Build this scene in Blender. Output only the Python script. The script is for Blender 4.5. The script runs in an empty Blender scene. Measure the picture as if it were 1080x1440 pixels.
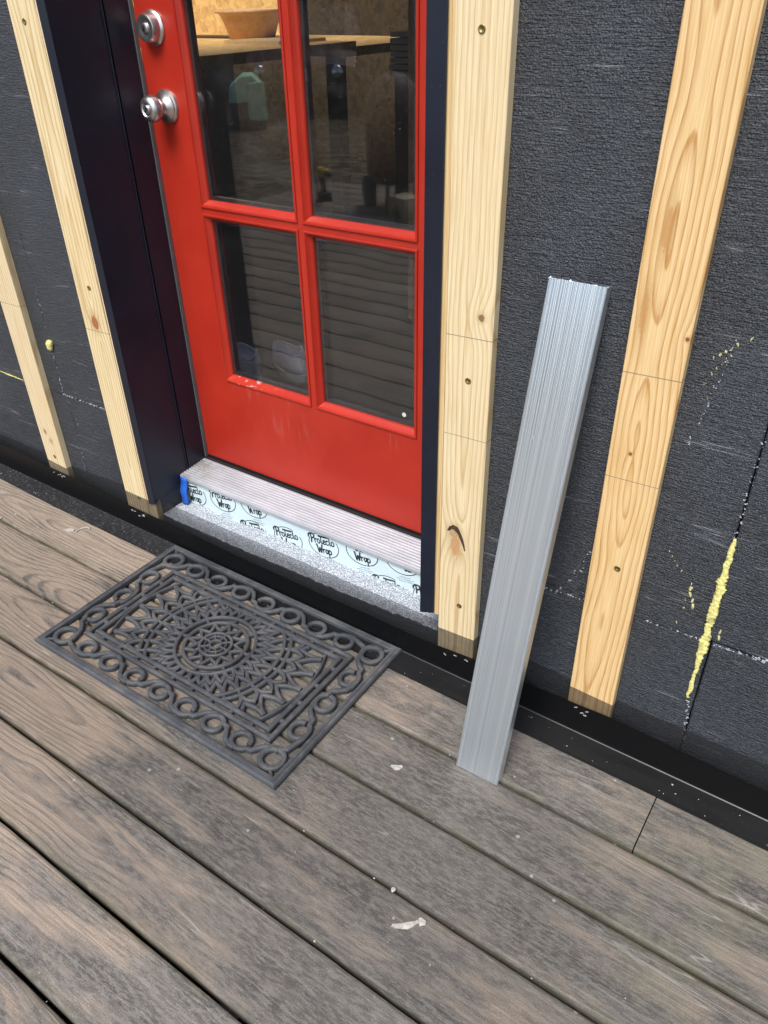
import bpy, bmesh, math, random
import mathutils.noise as mn
from mathutils import Vector, Matrix
random.seed(7)
R = math.radians
S = bpy.context.scene
COL = S.collection

# ------------------------------------------------------------------ camera
YAW, PIT, ROL = -0.6117, 0.5943, -0.0216
fw = Vector((math.sin(YAW)*math.cos(PIT), math.cos(YAW)*math.cos(PIT), -math.sin(PIT)))
rt = fw.cross(Vector((0, 0, 1))).normalized(); up = rt.cross(fw)
c_, s_ = math.cos(ROL), math.sin(ROL)
rt2 = c_*rt + s_*up; up2 = -s_*rt + c_*up
cam = bpy.data.cameras.new('camera'); co = bpy.data.objects.new('camera', cam); COL.objects.link(co)
co.matrix_world = Matrix(((rt2.x, up2.x, -fw.x, .7633), (rt2.y, up2.y, -fw.y, -1.1268), (rt2.z, up2.z, -fw.z, 1.2956), (0, 0, 0, 1)))
cam.sensor_fit = 'VERTICAL'; cam.sensor_height = 36; cam.lens = 1087.54/1440*36
cam.clip_start = .02; cam.clip_end = 500
S.camera = co

# ------------------------------------------------------------------ sky, sun, exposure
SUN = Vector((.10, -.66, 1.0)).normalized()
w = bpy.data.worlds.new('World'); S.world = w; w.use_nodes = True
nt = w.node_tree; nt.nodes.clear()
sk = nt.nodes.new('ShaderNodeTexSky'); sk.sky_type = 'NISHITA'; sk.sun_disc = False
sk.sun_elevation = math.asin(SUN.z); sk.sun_rotation = math.atan2(SUN.x, SUN.y)
sk.air_density = 1.0; sk.dust_density = 2.2; sk.ozone_density = .8
bg = nt.nodes.new('ShaderNodeBackground'); bg.inputs[1].default_value = .125
wo = nt.nodes.new('ShaderNodeOutputWorld')
nt.links.new(sk.outputs[0], bg.inputs[0]); nt.links.new(bg.outputs[0], wo.inputs[0])
sl = bpy.data.lights.new('sun', 'SUN'); sl.energy = 2.0; sl.angle = R(28); sl.color = (1, .97, .92)
so = bpy.data.objects.new('sun', sl); COL.objects.link(so); so.location = (0, 0, 8)
so.rotation_euler = SUN.to_track_quat('Z', 'Y').to_euler()
S.view_settings.view_transform = 'Standard'; S.view_settings.look = 'None'
S.view_settings.exposure = 1.0; S.view_settings.gamma = 1
S.cycles.max_bounces = 7; S.cycles.diffuse_bounces = 3; S.cycles.glossy_bounces = 4; S.cycles.transparent_max_bounces = 12

# ------------------------------------------------------------------ helpers: objects
def tag(o, label=None, cat=None, group=None, kind=None):
    if label: o['label'] = label
    if cat: o['category'] = cat
    if group: o['group'] = group
    if kind: o['kind'] = kind
    return o
def empty(name, loc=(0, 0, 0), rz=0, parent=None):
    o = bpy.data.objects.new(name, None); COL.objects.link(o); o.empty_display_size = .05
    o.location = loc; o.rotation_euler = (0, 0, rz); o.parent = parent
    return o
def mesh(name, V, F, smooth=False):
    me = bpy.data.meshes.new(name); me.from_pydata([tuple(v) for v in V], [], F); me.update()
    bm = bmesh.new(); bm.from_mesh(me); bmesh.ops.recalc_face_normals(bm, faces=bm.faces); bm.to_mesh(me); bm.free()
    if smooth: me.shade_smooth()
    return me
def add(name, me, mat=None, parent=None, loc=(0, 0, 0), rot=(0, 0, 0)):
    o = bpy.data.objects.new(name, me); COL.objects.link(o)
    if mat and not me.materials: me.materials.append(mat)
    o.parent = parent; o.location = loc; o.rotation_euler = rot
    return o
class MB:
    def __init__(s): s.V = []; s.F = []
    def put(s, V, F):
        b = len(s.V); s.V += [tuple(v) for v in V]; s.F += [tuple(i+b for i in f) for f in F]; return s
    def box(s, a, b):
        x0, y0, z0 = a; x1, y1, z1 = b
        return s.put([(x0, y0, z0), (x1, y0, z0), (x1, y1, z0), (x0, y1, z0), (x0, y0, z1), (x1, y0, z1), (x1, y1, z1), (x0, y1, z1)],
                     [(0, 3, 2, 1), (4, 5, 6, 7), (0, 1, 5, 4), (1, 2, 6, 5), (2, 3, 7, 6), (3, 0, 4, 7)])
    def loft(s, rings, closed=True, cap=True):
        n = len(rings[0]); V = [p for r in rings for p in r]; F = []
        for i in range(len(rings)-1):
            for j in range(n if closed else n-1):
                a = i*n+j; b = i*n+(j+1) % n; F.append((a, b, b+n, a+n))
        if cap: F.append(tuple(range(n))[::-1]); F.append(tuple(range((len(rings)-1)*n, len(rings)*n)))
        return s.put(V, F)
    def lathe(s, prof, n=32, o=(0, 0, 0), axis='y'):
        rings = []
        for r, h in prof:
            rg = []
            for k in range(n):
                a = 2*math.pi*k/n; x, z = r*math.cos(a), r*math.sin(a)
                rg.append((o[0]+x, o[1]+h, o[2]+z) if axis == 'y' else (o[0]+x, o[1]+z, o[2]+h))
            rings.append(rg)
        return s.loft(rings)
    def tube(s, pts, r, n=8, cap=True):
        rings = []
        for i, p in enumerate(pts):
            p = Vector(p); a = Vector(pts[max(0, i-1)]); b = Vector(pts[min(len(pts)-1, i+1)]); t = (b-a).normalized()
            q = t.cross(Vector((0, 0, 1)))
            if q.length < 1e-3: q = t.cross(Vector((1, 0, 0)))
            q.normalize(); u = q.cross(t); rr = r[i] if isinstance(r, (list, tuple)) else r
            rings.append([p+q*math.cos(2*math.pi*k/n)*rr+u*math.sin(2*math.pi*k/n)*rr for k in range(n)])
        return s.loft(rings, True, cap)
    def sweep(s, pts, wd, h, closed=False, z0=0):
        """flat stroke in XY with a rounded raised section"""
        P = [Vector((p[0], p[1])) for p in pts]; n = len(P); rings = []
        prof = [(-.5, 0), (-.5, .62), (-.36, .9), (-.15, 1), (.15, 1), (.36, .9), (.5, .62), (.5, 0)]
        for i in range(n):
            if closed: a, b = P[i-1], P[(i+1) % n]
            else: a, b = P[max(0, i-1)], P[min(n-1, i+1)]
            t1 = (P[i]-a); t2 = (b-P[i])
            if t1.length < 1e-9: t1 = t2
            if t2.length < 1e-9: t2 = t1
            t1 = t1.normalized(); t2 = t2.normalized(); t = (t1+t2).normalized()
            k = 1/max(.5, t.dot(t1)); nn = Vector((-t.y, t.x))*k
            rings.append([(P[i].x+nn.x*u*wd, P[i].y+nn.y*u*wd, z0+z*h) for u, z in prof])
        if closed:
            rings.append(rings[0]); return s.loft(rings, True, False)
        return s.loft(rings, True, True)
    def build(s, name, mat, parent=None, smooth=False, loc=(0, 0, 0), rot=(0, 0, 0)):
        return add(name, mesh(name, s.V, s.F, smooth), mat, parent, loc, rot)
def bevel(o, wdt=.002, seg=2):
    m = o.modifiers.new('bevel', 'BEVEL'); m.width = wdt; m.segments = seg; m.limit_method = 'ANGLE'; m.angle_limit = R(40)
    return o
def box(name, a, b, mat, parent=None, bev=0, local=True):
    """box whose origin is at its centre"""
    c = [(p+q)/2 for p, q in zip(a, b)]
    o = MB().box([p-q for p, q in zip(a, c)], [p-q for p, q in zip(b, c)]).build(name, mat, parent, loc=c)
    if bev: bevel(o, bev)
    return o

# ------------------------------------------------------------------ helpers: materials
class Mat:
    def __init__(s, name):
        s.m = bpy.data.materials.new(name); s.m.use_nodes = True; s.t = s.m.node_tree; s.t.nodes.clear()
        s.out = s.n('ShaderNodeOutputMaterial')
    def n(s, ty, **kw):
        x = s.t.nodes.new(ty)
        for k, v in kw.items(): setattr(x, k, v)
        return x
    def set(s, sock, v):
        if isinstance(v, bpy.types.NodeSocket): s.t.links.new(v, sock)
        elif v is not None:
            if isinstance(v, (tuple, list)) and len(v) == 3 and sock.type == 'RGBA': v = (*v, 1)
            sock.default_value = v
    def M(s, op, a, b=None, c=None, clamp=False):
        x = s.n('ShaderNodeMath', operation=op, use_clamp=clamp)
        for i, v in enumerate((a, b, c)): s.set(x.inputs[i], v)
        return x.outputs[0]
    def obj(s): return s.n('ShaderNodeTexCoord').outputs['Object']
    def pos(s): return s.n('ShaderNodeNewGeometry').outputs['Position']
    def rnd(s): return s.n('ShaderNodeObjectInfo').outputs['Random']
    def sep(s, v):
        x = s.n('ShaderNodeSeparateXYZ'); s.set(x.inputs[0], v); return x.outputs
    def com(s, a, b, c):
        x = s.n('ShaderNodeCombineXYZ')
        for i, v in enumerate((a, b, c)): s.set(x.inputs[i], v)
        return x.outputs[0]
    def mapv(s, v, sc=(1, 1, 1), off=(0, 0, 0), rot=(0, 0, 0)):
        x = s.n('ShaderNodeMapping'); s.set(x.inputs[0], v); s.set(x.inputs[1], off); s.set(x.inputs[2], rot); s.set(x.inputs[3], sc); return x.outputs[0]
    def vadd(s, a, b):
        x = s.n('ShaderNodeVectorMath', operation='ADD'); s.set(x.inputs[0], a); s.set(x.inputs[1], b); return x.outputs[0]
    def noise(s, v, sc=1., de=2., ro=.5, di=0., col=False):
        x = s.n('ShaderNodeTexNoise'); s.set(x.inputs['Vector'], v); s.set(x.inputs['Scale'], sc); s.set(x.inputs['Detail'], de)
        s.set(x.inputs['Roughness'], ro); s.set(x.inputs['Distortion'], di); return x.outputs[1 if col else 0]
    def vor(s, v, sc, feat='F1', rnd=1.):
        x = s.n('ShaderNodeTexVoronoi', feature=feat); s.set(x.inputs['Vector'], v); s.set(x.inputs['Scale'], sc); s.set(x.inputs['Randomness'], rnd); return x.outputs
    def ramp(s, f, stops, interp='LINEAR'):
        x = s.n('ShaderNodeValToRGB'); s.set(x.inputs[0], f); cr = x.color_ramp; cr.interpolation = interp
        while len(cr.elements) < len(stops): cr.elements.new(.5)
        for e, (p, c) in zip(cr.elements, stops):
            e.position = p; e.color = (*c, 1) if not isinstance(c, (int, float)) else (c, c, c, 1)
        return x.outputs[0]
    def mix(s, f, a, b, bl='MIX'):
        x = s.n('ShaderNodeMix', data_type='RGBA', blend_type=bl, clamp_factor=True)
        s.set(x.inputs[0], f); s.set(x.inputs[6], a); s.set(x.inputs[7], b); return x.outputs[2]
    def step(s, v, a, b):
        x = s.n('ShaderNodeMapRange', interpolation_type='SMOOTHSTEP'); s.set(x.inputs[0], v); s.set(x.inputs[1], a); s.set(x.inputs[2], b); return x.outputs[0]
    def bump(s, h, st=.3, d=.001, n=None):
        x = s.n('ShaderNodeBump'); s.set(x.inputs['Height'], h); s.set(x.inputs['Strength'], st); s.set(x.inputs['Distance'], d)
        if n: s.set(x.inputs['Normal'], n)
        return x.outputs[0]
    def bsdf(s, col, rough=.5, metal=0., spec=.5, normal=None, **kw):
        x = s.n('ShaderNodeBsdfPrincipled'); s.set(x.inputs['Base Color'], col); s.set(x.inputs['Roughness'], rough); s.set(x.inputs['Metallic'], metal)
        s.set(x.inputs['Specular IOR Level'], spec)
        if normal: s.set(x.inputs['Normal'], normal)
        for k, v in kw.items(): s.set(x.inputs[k], v)
        s.t.links.new(x.outputs[0], s.out.inputs[0]); return x
def simple(name, col, rough=.5, metal=0., spec=.5, var=.12, sc=30, bst=.1):
    a = Mat(name); p = a.obj(); n = a.noise(p, sc, 4, .6)
    c = a.mix(a.step(n, .3, .7), tuple(x*(1-var) for x in col), tuple(min(1, x*(1+var)) for x in col))
    a.bsdf(c, a.M('ADD', rough-.05, a.M('MULTIPLY', n, .1)), metal, spec, a.bump(n, bst, .0006))
    return a.m

def rings(a, u, v, spacing, u0, dbase, damp, vfreq, knots=(), seed=0.):
    """growth-ring phase of a flat-sawn board: u across, v along (metres)"""
    wob = a.noise(a.com(a.M('MULTIPLY', u, 6), a.M('MULTIPLY', v, 2.2), seed), 1, 3, .5)
    uu = a.M('ADD', a.M('SUBTRACT', u, u0), a.M('MULTIPLY', a.M('SUBTRACT', wob, .5), .03))
    dn = a.noise(a.com(a.M('MULTIPLY', v, vfreq), 0, seed), 1, 1.5, .4)
    d = a.M('ADD', dbase, a.M('MULTIPLY', a.M('SUBTRACT', dn, .5), damp))
    r = a.M('SQRT', a.M('ADD', a.M('MULTIPLY', uu, uu), a.M('MULTIPLY', d, d)))
    kd = None
    for ku, kv, ks, st in knots:
        du = a.M('SUBTRACT', u, ku); dv = a.M('MULTIPLY', a.M('SUBTRACT', v, kv), .55)
        q = a.M('ADD', a.M('MULTIPLY', du, du), a.M('MULTIPLY', dv, dv))
        r = a.M('ADD', r, a.M('MULTIPLY', a.M('EXPONENT', a.M('DIVIDE', q, -ks*ks)), st))
    return a.M('DIVIDE', r, spacing)

def pine(name, early, late, u0, dbase, damp, vf, spacing=.0065, knots=(), lines=(), seed=0., rings_amt=.85, dots=()):
    a = Mat(name); p = a.obj(); s = a.sep(p); u, v = s[0], s[2]
    ph = rings(a, u, v, spacing, u0, dbase, damp, vf, knots, seed)
    ph = a.M('ADD', ph, a.M('MULTIPLY', a.noise(a.mapv(p, (40, 40, 6)), 1, 3, .6), .5))
    fr = a.M('FRACT', ph)
    lat = a.ramp(fr, [(0, 0.), (.4, .05), (.74, .45), (.86, 1.), (.93, .85), (1., 0.)])
    sep_ = a.sep(lat)[0]
    amt = a.M('MULTIPLY', sep_, a.M('MULTIPLY_ADD', a.noise(a.mapv(p, (8, 8, 1.2), (seed, 0, 3)), 1, 2), 1.0, rings_amt-.40), clamp=True)
    fib = a.noise(a.mapv(p, (420, 420, 9)), 1, 4, .65)
    blo = a.noise(a.mapv(p, (9, 9, 2.5), (3, seed, 0)), 1, 3, .55)
    c = a.mix(amt, early, late)
    c = a.mix(a.M('MULTIPLY', a.step(blo, .45, .75), .45), c, tuple(x*y for x, y in zip(early, (.93, .82, .66))))
    c = a.mix(a.M('MULTIPLY', a.step(fib, .35, .75), .22), c, tuple(x*.62 for x in late))
    c = a.mix(a.M('MULTIPLY', a.step(fib, .62, .4), .12), c, (.9, .82, .66))
    hd = sep_
    for ku, kv, kr, kc in dots:                      # tight knots and flame marks: own colour, own shape
        du = a.M('SUBTRACT', u, ku); dv = a.M('SUBTRACT', v, kv)
        jit = a.M('MULTIPLY', a.M('SUBTRACT', a.noise(p, 160, 2), .5), .8)
        q = a.M('SQRT', a.M('ADD', a.M('POWER', a.M('DIVIDE', du, kr[0]), 2.), a.M('POWER', a.M('DIVIDE', dv, kr[1]), 2.)))
        q = a.M('ADD', q, jit)
        kcol = kc if kr[1] > .02 else a.mix(a.step(a.M('FRACT', a.M('MULTIPLY', q, 2.2)), .2, .9), kc, tuple(x*.45 for x in kc))
        c = a.mix(a.M('MULTIPLY', a.step(q, 1.15, .75), .75 if kr[1] > .02 else 1.), c, kcol)
        c = a.mix(a.M('MULTIPLY', a.step(q, 2.6, .9), .35), c, tuple(x*.75 for x in late))
    for v0, sl_, th in lines:                        # pencil marks
        dl = a.M('ABSOLUTE', a.M('SUBTRACT', v, a.M('MULTIPLY_ADD', u, sl_, v0)))
        c = a.mix(a.M('MULTIPLY', a.step(dl, th, th*.3), .8), c, (.12, .10, .09))
    h = a.M('ADD', a.M('MULTIPLY', fib, .6), a.M('MULTIPLY', hd, .5))
    a.bsdf(c, .55, 0, .35, a.bump(h, .25, .0008))
    return a.m

# ------------------------------------------------------------------ materials
def deck_material():
    a = Mat('weathered_deck_wood'); p = a.obj(); r = a.rnd(); P = a.pos(); W = a.sep(P)
    pp = a.vadd(p, a.com(a.M('MULTIPLY', r, 37.), 0, a.M('MULTIPLY', r, 11.)))
    s = a.sep(pp); u, v = s[1], s[0]; ul = a.sep(p)[1]
    sd = a.M('MULTIPLY', r, 91.)
    u0 = a.M('MULTIPLY', a.M('SUBTRACT', a.M('FRACT', a.M('MULTIPLY', r, 7.3)), .5), .12)
    wob = a.noise(a.com(a.M('MULTIPLY', u, 5), a.M('MULTIPLY', v, 2.0), sd), 1, 3, .5)
    uu = a.M('ADD', a.M('SUBTRACT', u, u0), a.M('MULTIPLY', a.M('SUBTRACT', wob, .5), .05))
    d = a.M('MULTIPLY_ADD', a.noise(a.com(a.M('MULTIPLY', v, 1.1), 0, sd), 1, 2), .16, -.03)
    rr = a.M('SQRT', a.M('ADD', a.M('MULTIPLY', uu, uu), a.M('MULTIPLY', d, d)))
    fr = a.M('FRACT', a.M('ADD', a.M('DIVIDE', rr, .0075), a.M('MULTIPLY', a.noise(a.mapv(pp, (5, 50, 50)), 1, 3), .5)))
    lat = a.sep(a.ramp(fr, [(0, 0.), (.5, .15), (.8, 1.), (.92, .8), (1, 0.)]))[0]
    fib = a.noise(a.mapv(pp, (9, 330, 330)), 1, 5, .7)
    big = a.noise(a.mapv(P, (2.4, 4.2, 1)), 1, 5, .6, .6)
    mid = a.noise(a.mapv(pp, (4.2, 21, 21)), 1, 6, .66, .35)
    fine = a.noise(a.mapv(pp, (45, 200, 200)), 1, 5, .75)
    grit = a.noise(pp, 520, 2, .7)
    # bare wood shows where feet wear the grey skin off: more on the side by the left end of the mat
    wearx = a.step(W[0], .15, -.75)
    wear = a.M('ADD', a.M('MULTIPLY', a.M('SUBTRACT', big, .5), 1.5), a.M('MULTIPLY', a.M('SUBTRACT', mid, .5), 1.5))
    wear = a.M('ADD', wear, a.M('MULTIPLY_ADD', wearx, .50, .06))
    wear = a.M('ADD', wear, a.M('MULTIPLY', a.M('SUBTRACT', lat, .4), a.M('MULTIPLY_ADD', wearx, -.34, -.04)))
    wm = a.M('MULTIPLY', a.step(wear, .02, .58), .9)
    grey = a.mix(a.step(mid, .28, .74), (.050, .046, .042), (.128, .117, .105))
    grey = a.mix(a.M('MULTIPLY', a.step(fine, .42, .60), .75), grey, (.178, .164, .146))
    tan = a.mix(a.step(fib, .3, .7), (.185, .140, .104), (.36, .285, .215))
    c = a.mix(wm, grey, tan)
    lgate = a.M('MULTIPLY', wm, a.step(a.noise(a.mapv(P, (3, 5, 1), (4, 8, 0)), 1, 3), .42, .6))
    c = a.mix(a.M('MULTIPLY', lat, a.M('MULTIPLY_ADD', lgate, .42, .12)), c, (.095, .082, .072))
    c = a.mix(a.M('MULTIPLY', a.step(fib, .56, .72), .38), c, (.08, .072, .066))
    c = a.mix(a.M('MULTIPLY', a.step(grit, .57, .70), .5), c, (.30, .28, .26))
    c = a.mix(a.M('MULTIPLY', a.step(grit, .44, .33), .6), c, (.045, .043, .04))
    # algae along the edges of the boards
    ed = a.M('ABSOLUTE', ul)
    em = a.M('MULTIPLY', a.step(ed, .052, .073), a.step(a.noise(a.mapv(pp, (14, 40, 40)), 1, 4, .6), .34, .62))
    c = a.mix(a.M('MULTIPLY', em, .6), c, (.085, .082, .050))
    alg = a.M('MULTIPLY', a.step(W[0], .45, .9), a.step(a.noise(P, 7, 4, .6), .42, .66))
    c = a.mix(a.M('MULTIPLY', alg, .35), c, (.20, .195, .12))
    # scratches
    scr = None
    for k, (an, ox) in enumerate([(.5, 0), (-.35, 9), (1.1, 17), (2.3, 5)]):
        q = a.noise(a.mapv(P, (.8, 30, 1), (ox, ox*.7, k), (0, 0, an)), 1, 0., .4, .0)
        ln = a.step(a.M('ABSOLUTE', a.M('SUBTRACT', q, .5)), .0048, .001)
        gate = a.step(a.noise(a.mapv(P, (5, 5, 1), (k*3., ox, 0)), 1, 2), .54, .66)
        gate = a.M('MAXIMUM', gate, a.step(W[0], .5, .8))
        ln = a.M('MULTIPLY', ln, gate)
        scr = ln if scr is None else a.M('MAXIMUM', scr, ln)
    c = a.mix(a.M('MULTIPLY', scr, .33), c, (.46, .43, .39))
    # pale drips and specks
    vo = a.vor(P, 19.); sp = a.step(vo['Distance'], .085, .05)
    pick = a.step(a.sep(vo['Color'])[0], .80, .84)
    c = a.mix(a.M('MULTIPLY', a.M('MULTIPLY', sp, pick), .5), c, (.46, .43, .39))
    tone = a.M('MULTIPLY_ADD', a.M('FRACT', a.M('MULTIPLY', r, 13.7)), .34, .82)
    c = a.mix(1., c, a.com(tone, tone, tone), 'MULTIPLY')
    h = a.M('ADD', a.M('MULTIPLY', fib, .7), a.M('ADD', a.M('MULTIPLY', lat, a.M('MULTIPLY_ADD', wearx, .7, .25)), a.M('MULTIPLY', grit, .35)))
    a.bsdf(c, a.M('MULTIPLY_ADD', mid, .2, .62), 0, .3, a.bump(h, .55, .0013))
    return a.m
M_DECK = deck_material()

def foam_material(name, cut=False):
    a = Mat(name); p = a.pos(); r = a.rnd()
    bead = a.vor(p, 310 if not cut else 250)['Distance']
    rip = a.noise(a.mapv(p, (40, 40, 330)), 1, 3, .65, .1)
    rip2 = a.noise(a.mapv(p, (1.6, 3, 75), (5, 0, 2)), 1, 3, .55)
    lump = a.noise(a.mapv(p, (330, 330, 480)), 1, 3, .7)
    ln = a.step(a.M('ABSOLUTE', a.M('SUBTRACT', rip2, .5)), .012, .002)
    scf = a.M('MULTIPLY', a.step(a.noise(p, 5, 3, .6), .55, .72), a.step(a.noise(p, 260, 3, .7), .56, .70))
    if cut:
        col = a.mix(a.step(a.vor(p, 250)['Distance'], .62, .22), (.30, .33, .37), (.84, .89, .95))
        col = a.mix(a.step(a.noise(p, 420, 2, .7), .45, .62), col, (.48, .52, .57))
        h = a.M('ADD', a.M('MULTIPLY', bead, -1.), lump); st, dd = 1., .004
    else:
        col = a.mix(a.step(a.noise(p, 3.5, 5, .62), .35, .68), (.0185, .0235, .0320), (.0325, .0405, .0525))
        col = a.mix(a.M('MULTIPLY', a.step(a.noise(p, 330, 3, .7), .55, .72), .6), col, (.065, .072, .082))
        vc = a.vor(p, 310); col = a.mix(a.M('MULTIPLY', a.step(a.sep(vc['Color'])[0], .70, .9), .5), col, (.075, .082, .094))
        col = a.mix(a.M('MULTIPLY', a.step(vc['Distance'], .40, .62), .5), col, (.010, .011, .013))
        col = a.mix(a.M('MULTIPLY', scf, .35), col, (.22, .23, .25))
        wl = a.M('MULTIPLY', ln, a.step(a.noise(a.mapv(p, (6, 6, 40)), 1, 2), .55, .66))
        col = a.mix(a.M('MULTIPLY', wl, .55), col, (.30, .31, .33))
        h = a.M('ADD', a.M('ADD', a.M('MULTIPLY', bead, -.9), a.M('MULTIPLY', rip, 2.3)), a.M('ADD', a.M('MULTIPLY', lump, 1.0), a.M('MULTIPLY', ln, -.35))); st, dd = .9, .0022
    a.bsdf(col, .42 if not cut else .6, 0, .6 if not cut else .3, a.bump(h, st, dd))
    return a.m
M_FOAM = foam_material('graphite_foam'); M_CUT = foam_material('cut_foam', True)

def red_paint():
    a = Mat('red_door_paint'); p = a.pos(); s = a.sep(p)
    g = a.noise(a.mapv(p, (160, 160, 5)), 1, 4, .6); b = a.noise(p, 6, 4, .6)
    c = a.mix(a.step(b, .3, .7), (.34, .019, .0092), (.39, .025, .0115))
    # scuffs and chalky smears below the panes
    zz = a.M('MULTIPLY', a.step(s[2], .26, .40), a.step(s[2], .462, .43))
    m1 = a.M('MULTIPLY', zz, a.step(a.noise(a.mapv(p, (26, 26, 7), (2, 0, 0)), 1, 4, .6), .50, .72))
    m1 = a.M('MULTIPLY', m1, a.step(a.M('ABSOLUTE', a.M('ADD', s[0], .50)), .16, .06))
    st = a.step(a.noise(a.mapv(p, (120, 1, 8), (0, 0, 0), (0, .22, 0)), 1, 3, .6), .60, .70)
    gate = a.step(a.noise(a.mapv(p, (9, 9, 9), (7, 0, 2)), 1, 2), .52, .66)
    m2 = a.M('MULTIPLY', a.M('MULTIPLY', st, gate), zz)
    c = a.mix(a.M('MULTIPLY', a.M('ADD', m1, a.M('MULTIPLY', m2, .5), clamp=True), .30), c, (.40, .25, .23))
    dust = a.step(a.noise(p, 300, 2, .7), .69, .73)
    c = a.mix(a.M('MULTIPLY', dust, .3), c, (.7, .4, .38))
    a.bsdf(c, a.M('MULTIPLY_ADD', b, .14, .30), 0, .5, a.bump(g, .22, .0008))
    return a.m
M_RED = red_paint()
def red_worn():
    a = Mat('red_bead_paint'); p = a.pos(); s = a.sep(p)
    c = a.mix(a.step(a.noise(p, 8, 3), .3, .7), (.34, .019, .0092), (.39, .025, .0115))
    zz = a.M('MULTIPLY', a.step(s[2], .470, .460), a.step(a.M('ABSOLUTE', a.M('ADD', s[0], .555)), .10, .05))
    ch = a.M('MULTIPLY', zz, a.step(a.noise(a.mapv(p, (50, 50, 190)), 1, 4, .7), .60, .64))
    c = a.mix(a.M('MULTIPLY', ch, .8), c, (.55, .45, .43))
    a.bsdf(c, .32, 0, .5); return a.m
M_BEAD = red_worn()

def navy():
    a = Mat('navy_metal_trim'); p = a.pos(); n = a.noise(p, 7, 4, .6); d = a.step(a.noise(p, 240, 2, .7), .70, .74)
    c = a.mix(a.step(n, .3, .7), (.0062, .0085, .0170), (.009, .012, .022))
    c = a.mix(a.M('MULTIPLY', d, .25), c, (.2, .2, .22))
    a.bsdf(c, a.M('MULTIPLY_ADD', n, .16, .36), 0, .4, a.bump(a.noise(p, 4, 3), .05, .004)); return a.m
M_NAVY = navy()

def black_flash():
    a = Mat('black_metal_flashing'); p = a.pos(); s = a.sep(p)
    n = a.noise(a.mapv(p, (3, 14, 14)), 1, 5, .65)
    sp = a.step(a.noise(p, 170, 2, .75), .665, .71); hor = a.step(s[2], .012, .006)
    vo = a.vor(p, 55.); flk = a.M('MULTIPLY', a.step(vo['Distance'], .16, .09), a.step(a.sep(vo['Color'])[1], .80, .84))
    lft = a.M('MULTIPLY', hor, a.step(s[0], -.70, -.74))
    c = a.mix(n, (.0028, .003, .0034), (.005, .0053, .006))
    c = a.mix(a.M('MULTIPLY', a.M('MULTIPLY', hor, a.step(n, .25, .6)), .5), c, (.017, .0175, .018))
    c = a.mix(a.M('MULTIPLY', sp, a.M('MULTIPLY_ADD', hor, .12, .05)), c, (.16, .15, .14))
    c = a.mix(a.M('MULTIPLY', flk, a.M('MULTIPLY_ADD', hor, .3, .0)), c, (.25, .24, .22))
    c = a.mix(a.M('MULTIPLY', lft, a.step(a.noise(p, 130, 3, .7), .5, .7)), c, (.05, .05, .052))
    rg = a.M('ADD', a.M('MULTIPLY_ADD', n, .2, .28), a.M('MULTIPLY', lft, .4))
    a.bsdf(c, rg, 0, a.M('MULTIPLY_ADD', hor, .25, .16), a.bump(a.M('ADD', a.noise(p, 9, 2), a.M('MULTIPLY', lft, a.noise(p, 240, 3, .7))), .35, .003)); return a.m
M_FLASH = black_flash()

def mill_alu(name, axis, base=(.80, .88, .97), rough=.30, streak=.5):
    a = Mat(name); p = a.obj(); s = a.sep(p)
    q = a.com(a.M('MULTIPLY', s[0], 260), a.M('MULTIPLY', s[1], 260), a.M('MULTIPLY', s[2], .04)) if axis == 'z' else a.com(a.M('MULTIPLY', s[0], 1.5), a.M('MULTIPLY', s[1], 240), a.M('MULTIPLY', s[2], 240))
    st = a.noise(q, 1, 4, .75); lo = a.noise(a.mapv(p, (6, 6, 2.2)), 1, 4, .6); sp = a.step(a.noise(p, 130, 2, .7), .68, .72)
    c = a.mix(a.step(st, .3, .7), tuple(x*.80 for x in base), tuple(min(1, x*1.10) for x in base))
    c = a.mix(a.M('MULTIPLY', a.step(lo, .45, .7), .3), c, tuple(x*.72 for x in base))
    a.bsdf(a.mix(a.M('MULTIPLY', sp, .6), c, (.8, .82, .84)), a.M('ADD', a.M('MULTIPLY_ADD', st, .22, rough-.1), a.M('MULTIPLY', sp, .2)), .9, .5, a.bump(st, .22*streak, .0006)); return a.m
M_ALU = mill_alu('mill_finish_aluminum', 'z')
def sill_alu():
    a = Mat('dull_sill_aluminum'); p = a.pos(); s = a.sep(p); n = a.noise(a.mapv(p, (9, 30, 30)), 1, 5, .65); f = a.noise(a.mapv(p, (20, 200, 200)), 1, 3, .7)
    c = a.mix(a.step(n, .3, .75), (.37, .385, .41), (.48, .495, .52))
    dirt = a.M('MULTIPLY', a.step(s[0], -.66, -.78), a.step(a.noise(p, 38, 4, .7), .42, .6))
    c = a.mix(a.M('MULTIPLY', dirt, .6), c, (.2, .165, .13))
    a.bsdf(c, .45, .3, .5); return a.m
M_SILL = sill_alu()
def film():
    a = Mat('pale_blue_film'); p = a.pos(); n = a.noise(a.mapv(p, (14, 14, 40)), 1, 3, .6)
    a.bsdf(a.mix(n, (.50, .62, .65), (.58, .69, .71)), .35, 0, .5, a.bump(n, .35, .003)); return a.m
M_FILM = film(); M_INK = simple('black_print', (.012, .014, .017), .5)
M_BLUE = simple('blue_painters_tape', (.015, .10, .48), .5, var=.15)
M_RUB = None
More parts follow.
